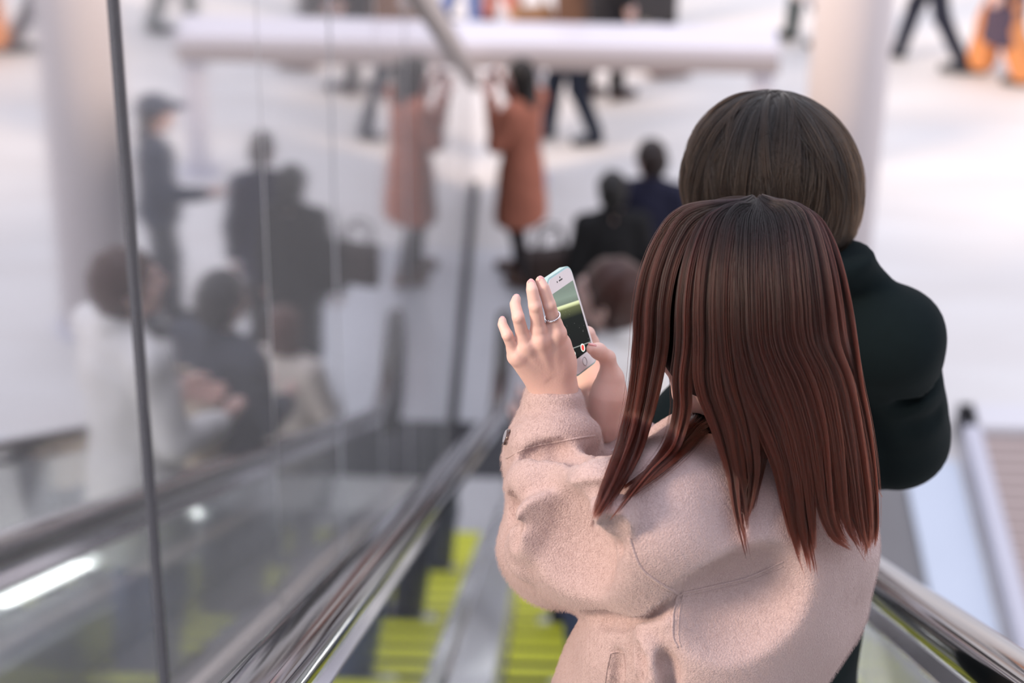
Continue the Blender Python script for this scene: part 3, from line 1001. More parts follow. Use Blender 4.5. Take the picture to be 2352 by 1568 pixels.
person('person', 'person in salmon trousers at the top edge behind the barrier', g, math.radians(80), 1.62, 'bob', (.03, .02, .015), ('jacket', (.70, .62, .56), .85), ('trousers', (.62, .22, .17)), stride=.3)
g = GP(1345, 90)
person('person', 'person in dark plum coat behind the barrier', g, math.radians(60), 1.66, 'bob', (.02, .012, .01), ('coat', (.06, .03, .05), .55), ('tights', (.55, .22, .16)), (.3, .1, .08), stride=.2)
# far right walkers
g = GP(2128, 150)
person('person', 'walker in navy trousers and pale top right of the column', g, math.radians(75), 1.68, 'short', (.01, .01, .01), ('jacket', (.52, .54, .68), .90), ('trousers', (.014, .018, .035)), (.04, .05, .06), stride=.55)
g = GP(2292, 182)
person('person', 'walker in long plum coat and orange trousers at the right edge', g, math.radians(80), 1.66, 'long', (.02, .012, .01), ('coat', (.075, .055, .085), .36), ('wide_trousers', (.66, .27, .10)), (.02, .025, .03), stride=.36)
g = GP(1850, 100)
person('person', 'person in pale clothes with dark shoes half hidden behind the column', g, math.radians(90), 1.66, 'short', (.01, .01, .01), ('coat', (.66, .62, .62), .45), ('trousers', (.06, .08, .08)), (.03, .04, .04), stride=.3)
bag('handbag', 'small brown bag lying on the white paving beneath the barrier', GP(1535, 172), .3, (.34, .16, .14), (.16, .08, .06), .10)
# dark board standing behind the barrier
sb_ = GP(1490, 60)
sg = empty('dark_board', tuple(sb_), 0, 'dark grey freestanding board behind the barrier near its middle', 'board')
obj('panel', box(-.28, .24, -.02, .02, .03, 1.5, .006), mat('dark_board_paint', (.06, .058, .062), .5, var=.1), sg)
for x in (-.2, .16):
    obj('foot', box(x - .03, x + .03, -.18, .18, 0, .03, .005), M_DARK, sg)
# ------------------------------------------------------------------ the man in dark green, one step below
def facing(th):
    """rows: side (the figure's right), front, up for a figure turned th to the left of +Y"""
    return np.array([[math.cos(th), math.sin(th), 0], [-math.sin(th), math.cos(th), 0], [0, 0, 1.0]])

M_GREEN = mat('dark_green_wool', (0.0045, 0.0105, 0.0125), .95, spec=.2, var=.15, vscale=40, bump=.25, bscale=700, sheen=.12)
M_BLACKCL = mat('black_trouser_cloth', (0.006, 0.007, 0.008), .85, spec=.2, var=.1, vscale=40)
M_WOOL = None
def wool_mat():
    m = bpy.data.materials.new('pink_beige_wool'); m.use_nodes = True
    n = m.node_tree; b = n.nodes['Principled BSDF']
    t = n.nodes.new('ShaderNodeTexCoord')
    z = n.nodes.new('ShaderNodeTexNoise'); z.inputs['Scale'].default_value = 620; z.inputs['Detail'].default_value = 5; z.inputs['Roughness'].default_value = .65
    n.links.new(t.outputs['Object'], z.inputs['Vector'])
    r = n.nodes.new('ShaderNodeValToRGB')
    r.color_ramp.elements[0].position = .30; r.color_ramp.elements[0].color = (.495, .375, .37, 1)
    r.color_ramp.elements[1].position = .72; r.color_ramp.elements[1].color = (.655, .52, .51, 1)
    n.links.new(z.outputs['Fac'], r.inputs[0]); n.links.new(r.outputs[0], b.inputs['Base Color'])
    b.inputs['Roughness'].default_value = .95; b.inputs['Specular IOR Level'].default_value = .15
    b.inputs['Sheen Weight'].default_value = .45; b.inputs['Sheen Roughness'].default_value = .4; b.inputs['Sheen Tint'].default_value = (1, .88, .84, 1)
    z2 = n.nodes.new('ShaderNodeTexNoise'); z2.inputs['Scale'].default_value = 480; z2.inputs['Detail'].default_value = 4
    n.links.new(t.outputs['Object'], z2.inputs['Vector'])
    bp = n.nodes.new('ShaderNodeBump'); bp.inputs['Strength'].default_value = .55; bp.inputs['Distance'].default_value = .003
    n.links.new(z2.outputs['Fac'], bp.inputs['Height']); n.links.new(bp.outputs[0], b.inputs['Normal'])
    return m
M_WOOL = wool_mat()

def lower_half(root, base, R, s, hipw, legm, shoem, fz, hem=.5, spread=.085):
    """legs, trousers and shoes in world space; base: point on the step under the body"""
    P = lambda x, y, z: base + R.T @ np.array([x, y, z])
    out = []
    for q in (-1, 1):
        t = SDF(np.minimum(P(-.35, -.35, -.05), P(.35, .35, 1.05)) - .05, np.maximum(P(-.35, -.35, -.05), P(.35, .35, 1.05)) + .05, .012)
        t.chain([P(q * .08, 0, .88 * s), P(q * spread, .025, .48 * s), P(q * spread, -.02, .08)], [.098 * s, .075 * s, .062 * s], .02)
        t.clip(P(0, 0, .05), (0, 0, -1))
        out.append(t.mesh('leg'))
        me = shoe_mesh(s)
        me.transform(Matrix(((R[0][0], R[1][0], 0, 0), (R[0][1], R[1][1], 0, 0), (0, 0, 1, 0), (0, 0, 0, 1))))
        me.transform(Matrix.Translation(Vector(P(q * spread, 0, 0))))
        wobj('shoe', me, shoem, root, True)
    wobj('trousers', join(out), legm, root, True)

TH_M = math.radians(50)
RM = facing(TH_M)
mhead = W(1768, 466, 2.95)
ym = 2.6
man_base = np.array([mhead[0] + .015, ym, step_top(ym)])
man = empty('person', tuple(man_base), 0, 'man with short brown hair in dark green coat, in front of the woman', 'person')
MH = mhead[2] + .135 - man_base[2]
ms = MH / 1.72
m_nb = mhead + RM.T @ np.array([0.0, -.035, -.155])
def MP(x, y, z):            # man local: from the neck base
    return m_nb + RM.T @ np.array([x, y, z])
M_ARM = {1: (W(2030, 772, 2.97), W(2068, 1015, 3.13), W(1900, 1010, 3.30)), -1: (MP(-.16, .0, -.09), MP(-.20, .02, -.36), MP(-.08, .22, -.36))}
# body
b = SDF(man_base + (-.5, -.5, -.02), man_base + (.5, .5, MH * .92), .014)
b.ecol([(MP(0, 0, -.03), .10, .06), (MP(0, .01, -.17), .14, .09), (MP(0, .02, -.5), .13, .09), (MP(0, .03, -.72), .15, .10)], RM, k=.02)
b.cone(MP(0, 0, -.02), MP(0, .02, .09), .055, .050, .02)
for q in (-1, 1):
    b.cone(MP(q * .05, 0, -.04), M_ARM[q][0], .05, .05, .03)
    b.chain([M_ARM[q][0], M_ARM[q][1], M_ARM[q][2]], [.05, .038, .026], .02)
    b.chain([MP(q * .08, .02, -.62), man_base + RM.T @ np.array([q * .085, .02, .48]), man_base + RM.T @ np.array([q * .085, -.02, .06])], [.085, .055, .04], .03)
mm = Multi(); mm.add(b.mesh('b'))
Ah = RM.T @ rx(-.05)
for part, slot in ((HEAD, 0), (LIPS, 1), (EYES, 2), (IRIS, 3), (BROW, 3)):
    mm.add(part, slot, Ah, mhead)
for q in (-1, 1):
    F = frame_for(M_ARM[q][2] - M_ARM[q][1], RM.T @ np.array([0, .3, 1]))
    mm.add(HAND, 0, F @ (np.diag([-1, 1, 1]) if q < 0 else np.eye(3)), M_ARM[q][2], flip=q < 0)
wobj('body', mm.mesh('body', [M_SKIN, M_LIP, M_EYEW, M_EYED]), None, man)
# coat
c = SDF(m_nb + (-.42, -.42, -.98), m_nb + (.45, .42, .12), .007)
c.ecol([(MP(0, -.005, -.02), .12, .085), (MP(0, .0, -.13), .170, .115), (MP(0, .005, -.30), .165, .120), (MP(0, .01, -.52), .175, .13), (MP(0, .02, -.93), .21, .16)], RM, k=.02)
for q in (-1, 1):
    c.cone(MP(q * .04, -.01, -.035), M_ARM[q][0], .066, .064, .03)
    c.chain([M_ARM[q][0], M_ARM[q][1], M_ARM[q][1] + (M_ARM[q][2] - M_ARM[q][1]) * .9], [.068, .060, .050], .02)
    # cloth folds at the elbow
c.chain([W(2168, 868, 3.0), W(2120, 880, 2.99), W(2070, 930, 2.98)], [.009, .007, .004], .02, cut=True)
c.chain([W(2160, 960, 3.02), W(2110, 1000, 3.0), W(2060, 1060, 3.0)], [.008, .010, .005], .02, cut=True)
c.chain([W(2010, 760, 2.85), W(2000, 900, 2.88), W(2010, 1050, 2.95)], [.004, .012, .006], .03, cut=True)
# fold-down collar
for a in np.linspace(-2.4, 2.4, 15):
    d = RM.T @ np.array([math.sin(a), -math.cos(a), 0])
    c.cone(MP(0, .005, .015) + d * .066, MP(0, .005, -.045) + d * .098, .010, .012, .012)
c.chain([W(1850, 575, 2.90), W(1930, 600, 2.92), W(2000, 655, 2.95)], [.030, .034, .028], .02)
c.cone(MP(0, .01, -.02), MP(0, .03, .14), .054, .058, .006, cut=True)
c.wob(.003, 24, 4)
wobj('coat', c.mesh('coat'), M_GREEN, man)
lower_half(man, man_base, RM, ms, .1, M_BLACKCL, mat('man_shoe', (.02, .018, .018), .45), 0)

# ------------------------------------------------------------------ the woman with the phone
TH_W = math.radians(45)
RW = facing(TH_W)
whead = W(1705, 738, 2.50)
yw = 2.2
w_base = np.array([whead[0] + .02, yw - .02, step_top(yw)])
woman = empty('person', tuple(w_base), 0, 'woman with long reddish hair in pink-beige wool coat holding up a phone', 'person')
w_nb = W(1700, 1010, 2.565)          # neck base
def WP(x, y, z):
    return w_nb + RW.T @ np.array([x, y, z])
L_sh, L_el, L_wr = W(1500, 1200, 2.49), W(1278, 1266, 2.68), W(1274, 912, 2.625)
R_sh, R_el, R_wr = W(1805, 1020, 2.65), W(1640, 1215, 2.80), W(1384, 985, 2.69)
WH = whead[2] + .135 - w_base[2]
b = SDF(w_base + (-.45, -.42, -.02), w_base + (.45, .5, WH * .95), .013)
b.ecol([(WP(0, 0, -.03), .09, .055), (WP(0, .01, -.17), .11, .07), (WP(0, .01, -.40), .11, .075), (WP(0, .01, -.60), .15, .10)], RW, k=.02)
b.cone(WP(0, 0, -.02), whead + RW.T @ np.array([0, -.02, -.07]), .045, .040, .02)
for sh, el, wr, q in ((L_sh, L_el, L_wr, -1), (R_sh, R_el, R_wr, 1)):
    b.cone(WP(q * .04, 0, -.05), sh, .035, .03, .03)
    b.chain([sh * .6 + WP(q * .10, .03, -.09) * .4, el, el + (wr - el) * .9], [.022, .024, .022], .02)
    b.chain([WP(q * .08, .01, -.52), w_base + RW.T @ np.array([q * .08, .02, .46]), w_base + RW.T @ np.array([q * .08, -.02, .06])], [.08, .05, .036], .03)
W_BODY = Multi(); W_BODY.add(b.mesh('b'))
for part, slot in ((HEAD, 0), (LIPS, 1), (EYES, 2), (IRIS, 3), (BROW, 3)):
    W_BODY.add(part, slot, RW.T @ rz(.12) @ rx(-.12) * .97, whead)
lower_half(woman, w_base, RW, WH / 1.72, .1, mat('woman_trouser', (.03, .03, .035), .85), mat('woman_shoe', (.05, .04, .04), .5), 0)

# coat
CH = .0042
c = SDF(np.minimum(w_nb + (-.46, -.36, -.82), L_el - .12), np.maximum(w_nb + (.36, .50, .10), L_wr + .08), CH)
c.ecol([(WP(0, .0, -.015), .115, .085), (WP(-.018, -.005, -.09), .155, .112), (WP(-.026, .0, -.20), .157, .122), (WP(-.046, .028, -.30), .136, .130), (WP(-.04, .045, -.42), .160, .155), (WP(-.02, .045, -.80), .215, .20)], RW, k=.02)
# back a little rounded, front panels standing off
c.ell(WP(-.02, -.075, -.15), (.15, .075, .16), RW, k=.05)
# sleeves
def axes(d):
    d = unit(d); x = unit(np.cross(d, [0.3, 1, 0])); return np.stack([x, np.cross(d, x), d])
fb = unit(R_wr - R_el)
cuffR = R_wr - fb * .012
c.cone(WP(.04, 0, -.04), R_sh, .070, .066, .04)
c.chain([R_sh, R_el], [.066, .058], .02)
c.chain([R_el, cuffR], [.056, .038], .02)
c.rbox(cuffR + fb * .056, (.06, .06, .05), axes(fb), .004, .005, cut=True)
fa = unit(L_wr - L_el)
c.cone(WP(-.06, 0, -.04), L_sh, .075, .075, .04)
c.chain([L_sh, L_sh + (L_el - L_sh) * .5 - np.array([0, 0, .006]), L_el], [.074, .070, .060], .025)
cuffL = L_wr + fa * .004
c.cone(L_el, L_el + (cuffL - L_el) * .62, .060, .055, .02)
c.cone(L_el + (cuffL - L_el) * .60 - RGT * .004, cuffL - fa * .012, .052, .033, .01)
c.cone(cuffL - fa * .03, cuffL + fa * .02, .034, .029, .01)
c.rbox(cuffL + fa * .060, (.052, .052, .05), axes(fa + RGT * .10), .004, .005, cut=True)
# collar: a band that folds over
for a in np.linspace(-2.5, 2.5, 19):
    d = RW.T @ np.array([math.sin(a), -math.cos(a), 0])
    c.cone(WP(0, .005, .022) + d * .060, WP(0, .005, -.040) + d * .112, .007, .010, .008)
c.cone(WP(0, .01, -.015), WP(0, .02, .14), .052, .060, .004, cut=True)

# folds: grooves pressed into the cloth, each between two rolls
def groove(pts, r, k=.018):
    P = [W(*q) for q in pts]
    n = len(P)
    rr = [r * (.35 + .65 * math.sin(math.pi * (i + .6) / (n + .2))) for i in range(n)]
    c.chain(P, rr, k, cut=True)
def roll(pts, r, k=.025):
    P = [W(*q) for q in pts]
    n = len(P)
    rr = [r * (.4 + .6 * math.sin(math.pi * (i + .6) / (n + .2))) for i in range(n)]
    c.chain(P, rr, k)
def fsurf(px, py, d0=2.2, d1=3.0):
    """depth of the coat's near face under a picture point"""
    ds = np.arange(d0, d1, .003)
    pts = CAM + np.outer(ds, FWD + RGT * ((px - 1176.0) / FPX) + UPV * ((784.0 - py) / FPX))
    idx = np.round((pts - c.lo) / c.h).astype(int)
    ok = np.all((idx >= 0) & (idx < c.n), axis=1)
    val = np.where(ok, c.d[tuple(np.clip(idx, 0, c.n - 1).T)], 1)
    k = np.argmax(val < 0)
    return ds[k] if val[k] < 0 else None
def on(pts, dz=0.0):
    out = []
    for (x, y, _) in crom([(x, y, 0) for x, y in pts], 13):
        d = fsurf(x, y)
        if d is not None: out.append((x, y, d + dz))
    return out
def try_f(fn, pts, dz, r, k):
    p = on(pts, dz)
    if len(p) > 1: fn(p, r, k)
# plump cloth of the bent sleeve: rolls with narrow deep creases between them
try_f(roll, [(1200, 1025), (1260, 1004), (1320, 998), (1355, 1000)], .006, .016, .02)
try_f(roll, [(1190, 1125), (1240, 1095), (1320, 1092), (1400, 1118)], -.006, .020, .022)
try_f(roll, [(1205, 1300), (1205, 1245), (1250, 1200), (1330, 1172), (1430, 1160)], -.008, .022, .020)
try_f(roll, [(1350, 1330), (1362, 1265), (1385, 1215), (1420, 1185)], -.004, .018, .022)
try_f(groove, [(1205, 1054), (1250, 1042), (1320, 1046), (1395, 1085)], .012, .011, .007)
try_f(groove, [(1195, 1208), (1225, 1172), (1330, 1135), (1440, 1126)], .014, .011, .006)
try_f(groove, [(1275, 1225), (1290, 1260), (1305, 1300)], -.014, .034, .045)
try_f(groove, [(1398, 1208), (1410, 1236), (1428, 1262)], .008, .010, .012)
try_f(groove, [(1185, 1120), (1180, 1180), (1180, 1260)], .004, .007, .010)
try_f(groove, [(1560, 1384), (1480, 1414), (1400, 1424), (1325, 1412)], .010, .011, .006)
try_f(groove, [(1600, 1362), (1700, 1342), (1780, 1312)], -.002, .009, .025)
try_f(groove, [(1640, 1440), (1720, 1405), (1800, 1360)], -.012, .024, .05)
try_f(roll, [(1486, 1470), (1500, 1520), (1500, 1570)], -.002, .013, .016)
try_f(groove, [(1458, 1480), (1468, 1520), (1466, 1580)], .004, .009, .008)
try_f(groove, [(1524, 1500), (1536, 1540), (1536, 1590)], -.002, .007, .012)
try_f(groove, [(1420, 1500), (1418, 1540), (1412, 1590)], .004, .007, .005)
c.wob(.0022, 34, 9)
coat_me = c.mesh('coat')
coat = wobj('coat', coat_me, M_WOOL, woman)
COATBVH = BVHTree.FromPolygons([tuple(np.array(v.co) + w_base) for v in coat_me.vertices], [tuple(p.vertices) for p in coat_me.polygons])
def coat_hit(px, py):
    h = COATBVH.ray_cast(Vector(CAM), Vector(ray(px, py)))
    return (np.array(h[0]), np.array(h[1])) if h[0] is not None else (None, None)

# stitched seams: low ridges lying on the cloth
def seam(pts, r=.0022, lift=.0):
    r *= .6
    P = crom([(x, y, 0) for x, y in pts], 40)
    V = []
    for x, y, _ in P:
        p, n = coat_hit(x, y)
        if p is not None: V.append(p + n * lift)
    if len(V) > 4:
        V = np.array(V)
        for _ in range(3): V[1:-1] = (V[:-2] + 2 * V[1:-1] + V[2:]) / 4
        o = wobj('seam', tube(list(V), r, 6), M_WOOL, coat, True)
seam([(1562, 1362), (1640, 1345), (1720, 1325), (1800, 1288)])
seam([(1562, 1372), (1640, 1355), (1720, 1335), (1800, 1300)], .0012)
seam([(1445, 1235), (1470, 1300), (1510, 1335), (1556, 1362)], .003)
seam([(1556, 1366), (1546, 1410), (1545, 1460), (1556, 1486)], .0025)
seam([(1568, 1366), (1560, 1410), (1558, 1460), (1564, 1486)], .0012)
seam([(1402, 1500), (1395, 1530), (1390, 1566)], .002)
seam([(1432, 1498), (1436, 1530), (1436, 1566)], .002)
seam([(1400, 1500), (1418, 1496), (1434, 1499)], .002)
seam([(1163, 1052), (1210, 1028), (1290, 1012), (1366, 1000)], .002)
# cuff button
p, n = coat_hit(1166, 1004)
if p is not None:
    z = unit(n); x = unit(np.cross(z, [0, 0, 1])); y = np.cross(z, x)
    v = []; prof = [(0, .0032), (.0035, .0030), (.0075, .0036), (.0092, .0020), (.0088, -.002)]
    bt = lathe([(max(r, .0004), h) for r, h in prof], 20)
    A = np.stack([x, y, z], 1)
    vv, ff = arr(bt)
    o = wobj('button', pymesh('button', vv @ A.T + p, ff), mat('tortoise_button', (.05, .016, .008), .15, coat=1, var=.6, vscale=180), coat, True)
    o['label'] = 'glossy tortoiseshell cuff button'

# the nap of the wool: short fibres standing off the cloth
def fuzz(me, org, n, length, rad, m, parent, seed=3):
    r = np.random.default_rng(seed)
    v = np.zeros(len(me.vertices) * 3); me.vertices.foreach_get('co', v); v = v.reshape(-1, 3)
    nv = np.zeros(len(me.vertices) * 3); me.vertices.foreach_get('normal', nv); nv = nv.reshape(-1, 3)
    fc = [p.vertices[:] for p in me.polygons if len(p.vertices) == 4]
    fc = np.array(fc)
    zc = v[fc[:, 0], 2] + org[2]
    fc = fc[zc > w_nb[2] - .42]
    i = r.integers(0, len(fc), n)
    a, b_ = r.random((n, 1)), r.random((n, 1))
    q = fc[i]
    p = v[q[:, 0]] * (1 - a) * (1 - b_) + v[q[:, 1]] * a * (1 - b_) + v[q[:, 2]] * a * b_ + v[q[:, 3]] * (1 - a) * b_
    nn = nv[q[:, 0]]
    t = r.normal(size=(n, 3)); t -= nn * (t * nn).sum(1)[:, None]; t /= np.linalg.norm(t, axis=1)[:, None]
    t = t + np.array([0, 0, -.9]); 
    L = length * r.uniform(.5, 1.3, (n, 1))
    S = np.stack([p, p + (nn * .55 + t * .35) * L * .5, p + (nn * .75 + t * .9) * L], 1)
    hc = bpy.data.hair_curves.new('wool_nap'); hc.add_curves([3] * n)
    hc.attributes['position'].data.foreach_set('vector', S.astype(np.float32).ravel())
    ra = hc.attributes.get('radius') or hc.attributes.new('radius', 'FLOAT', 'POINT')
    ra.data.foreach_set('value', np.tile(np.array([1, .9, .3]) * rad, n).astype(np.float32))
    hc.materials.append(m)
    o = bpy.data.objects.new('wool_nap', hc); COL.objects.link(o); o.parent = parent
    o['kind'] = 'stuff'
fuzz(coat_me, w_base, 150000, .0030, .00007, mat('wool_fibre', (.62, .495, .48), .9, spec=.1), coat)

x = unit(np.cross(fb, [0.3, 1, 0])); y = np.cross(fb, x)
wobj('cuff_lining', tube([cuffR + fb * .0055 + (x * math.cos(q) + y * math.sin(q)) * .0345 for q in np.linspace(0, 2 * math.pi, 41)], .0013, 8, False), mat('white_lining', (.80, .78, .82), .6), coat, True)
# ------------------------------------------------------------------ the woman's hands
def fine(pts, pad=.03, h=.0014):
    P = np.array(pts)
    return SDF(P.min(0) - pad, P.max(0) + pad, h)
def WW(l): return [W(*q) for q in l]
HAND_V = unit(-FWD)
# left hand, its back to the camera
fingers = {
    'index':  [(1279, 766, 2.572), (1262, 700, 2.548), (1248, 660, 2.540), (1241, 644, 2.540)],
    'middle': [(1241, 781, 2.566), (1229, 702, 2.538), (1222, 665, 2.532), (1220, 652, 2.534)],
    'ring':   [(1207, 795, 2.568), (1190, 728, 2.540), (1183, 698, 2.545), (1186, 686, 2.554)],
    'little': [(1187, 818, 2.574), (1165, 769, 2.552), (1154, 745, 2.556), (1154, 736, 2.562)],
}
frad = {'index': (.0079, .0069, .0062, .0050), 'middle': (.0081, .0070, .0063, .0051), 'ring': (.0076, .0065, .0058, .0048), 'little': (.0070, .0059, .0052, .0043)}
wristL = W(1272, 912, 2.625)
pts = [W(*q) for f in fingers.values() for q in f] + [wristL, L_wr - fa * .05]
s = fine(pts)
s.chain([L_wr - fa * .06, wristL], [.0235, .0225], .004)
for nm, f in fingers.items():
    P = WW(f)
    base = W(1274 + (f[0][0] - 1240) * .42, 888, 2.618)
    s.cone(base, P[0], .0155, .0102, .012)
    s.chain(P, frad[nm], 0)
    s.cone(P[0], P[0] + (P[1] - P[0]) * .3, frad[nm][0], frad[nm][0] * .96, .006)
    s.ell(P[0] + HAND_V * .004, (.0062, .0062, .0062), k=.008)          # knuckle
    s.ell(P[1] + HAND_V * .0012, (frad[nm][1] * .98,) * 3, k=.002)
# heel and thumb side, the thumb going behind the phone
s.chain(WW([(1276, 880, 2.622), (1282, 830, 2.606), (1284, 790, 2.592)]), [.019, .0165, .012], .012)
s.chain(WW([(1284, 850, 2.625), (1290, 800, 2.640), (1288, 750, 2.650), (1282, 715, 2.652)]), [.014, .011, .0095, .008], .008)
# tendons and the hollows between them
for nm in ('index', 'middle', 'ring', 'little'):
    P = W(*fingers[nm][0]) + HAND_V * .0105
    s.cone(P, P + (W(1272, 885, 2.612) - W(*fingers[nm][0])) * .7, .0022, .0014, .008)
LH = s.mesh('lh')
W_BODY.add(LH)
# right hand, cradling the phone from behind with the thumb on its lower edge
rf = {
    'thumb':  [(1392, 935, 2.672), (1404, 868, 2.660), (1395, 822, 2.648), (1374, 806, 2.634), (1359, 801, 2.626)],
    'index':  [(1372, 850, 2.704), (1358, 786, 2.696), (1350, 766, 2.688), (1318, 750, 2.678)],
    'middle': [(1362, 850, 2.706), (1342, 790, 2.706), (1315, 765, 2.690), (1286, 758, 2.672)],
    'ring':   [(1350, 862, 2.708), (1326, 812, 2.710), (1300, 795, 2.694), (1276, 790, 2.676)],
    'little': [(1340, 880, 2.706), (1316, 838, 2.706), (1296, 825, 2.694), (1280, 820, 2.682)],
}
rr = {'thumb': (.0165, .0112, .0086, .0086, .0060), 'index': (.0100, .0082, .0074, .0064), 'middle': (.0100, .0082, .0074, .0064), 'ring': (.0095, .0078, .0070, .006), 'little': (.0088, .007, .0062, .0054)}
pts = [W(*q) for f in rf.values() for q in f] + [R_wr - fb * .06]
s = fine(pts)
wr2 = W(1388, 970, 2.688)
s.chain([R_wr - fb * .06, wr2], [.0235, .0225], .004)
for nm, f in rf.items():
    P = WW(f)
    if nm != 'thumb':
        s.cone(W(1386 + (f[0][0] - 1360) * .35, 945, 2.69), P[0], .0165, .0125, .014)
    s.chain(P, rr[nm], .004)
s.chain(WW([(1390, 955, 2.678), (1398, 905, 2.668), (1402, 870, 2.662)]), [.018, .0185, .013], .010)   # ball of the thumb
s.chain(WW([(1362, 930, 2.690), (1350, 890, 2.698)]), [.015, .015], .012)
s.chain(WW([(1372, 935, 2.668), (1360, 895, 2.672), (1362, 860, 2.676)]), [.0018, .0025, .0015], .006, cut=True)   # palm crease
RH = s.mesh('rh')
W_BODY.add(RH)
wb = wobj('body', W_BODY.mesh('body', [M_SKIN, M_LIP, M_EYEW, M_EYED]), None, woman)
# nails
def nail(p0, p1, r, nrm):
    t = unit(p1 - p0); n = unit(nrm - t * (nrm @ t)); x = np.cross(t, n)
    b = uvs((0, 0, 0), 1.0, 12, 8)
    v, f = arr(b)
    v = v * np.array([r * .74, r * 1.05, r * .35])
    A = np.stack([x, t, n], 1)
    o = wobj('fingernail', pymesh('nail', v @ A.T + p1 + n * r * .62 - t * r * .05, f), M_NAIL, wb, True)
for nm, f in fingers.items():
    P = WW(f)
    nail(P[-2], P[-1], frad[nm][-1], HAND_V + UPV * .9)
P = WW(rf['thumb']); nail(P[-2], P[-1], .0066, HAND_V * .3 + UPV * 1.0)
# finger ring on the index finger
a, bq = W(*fingers['index'][0]), W(*fingers['index'][1])
ctr = a + (bq - a) * .60
t = unit(bq - a); x = unit(np.cross(t, HAND_V)); y = np.cross(t, x)
cp_ = [ctr + (x * math.cos(q) + y * math.sin(q)) * .0082 + t * .0008 * math.cos(q) for q in np.linspace(0, 2 * math.pi, 33)]
o = wobj('finger_ring', tube(cp_, .0011, 8, False), mat('silver', (.85, .84, .86), .12, 1.0), woman, True)
o['label'] = 'thin silver ring on the index finger'
for q in np.linspace(-.9, .9, 7):
    d = unit(HAND_V * math.cos(q) + x * math.sin(q))
    o = wobj('stone', uvs(tuple(ctr + (x * (x @ d) + y * (y @ d)) * .0093), .0011, 8, 6), mat('clear_stone', (.9, .92, .98), .05, .6), o if o.name.startswith('finger_ring') else o.parent, True)

# ------------------------------------------------------------------ the phone
TL, TR, BL, BR = (1250, 646), (1304, 606), (1324, 866), (1362, 818)
pc = W(1309, 738, 2.640)
sc = 2.640 / FPX
wv = np.array([50, -40]) * sc; lv = np.array([65, 216]) * sc
w3 = RGT * wv[0] - UPV * wv[1] + FWD * .045
l3 = RGT * lv[0] - UPV * lv[1] + FWD * .022
lz = unit(l3); wz = unit(w3 - lz * (w3 @ lz)); nz_ = np.cross(wz, lz)
if nz_ @ FWD > 0: nz_ = -nz_
LEN, WID = np.linalg.norm(l3), .0575
phone = empty('phone', tuple(pc), 0, 'white phone in pale turquoise case held up in both hands of the woman', 'phone')
AP = np.stack([wz, -lz, nz_], 1)       # local x: right, y: up, z: out of the screen
def plate(w, h, z0, z1, r, n=8):
    P = []
    for cx, cy, a0 in ((w / 2 - r, h / 2 - r, 0), (-w / 2 + r, h / 2 - r, 90), (-w / 2 + r, -h / 2 + r, 180), (w / 2 - r, -h / 2 + r, 270)):
        for i in range(n + 1):
            a = math.radians(a0 + 90 * i / n)
            P.append((cx + r * math.cos(a), cy + r * math.sin(a)))
    q = len(P)
    v = [(x, y, z0) for x, y in P] + [(x, y, z1) for x, y in P]
    f = [tuple(range(q))[::-1], tuple(range(q, 2 * q))] + [(i, (i + 1) % q, q + (i + 1) % q, q + i) for i in range(q)]
    return pymesh('plate', v, f)
def plocal(name, me, m, parent, smooth=False):
    me.transform(Matrix(((AP[0][0], AP[0][1], AP[0][2], 0), (AP[1][0], AP[1][1], AP[1][2], 0), (AP[2][0], AP[2][1], AP[2][2], 0), (0, 0, 0, 1))))
    return obj(name, me, m, parent, smooth)
M_CASE = mat('turquoise_case', (.42, .68, .68), .35, coat=.4)
pb = plocal('case', plate(WID + .004, LEN + .004, -.0055, .0026, .0105), M_CASE, phone)
fr = plocal('front_glass', plate(WID, LEN, .0015, .0036, .0092), mat('white_phone_front', (.82, .79, .82), .15, coat=.6), phone)
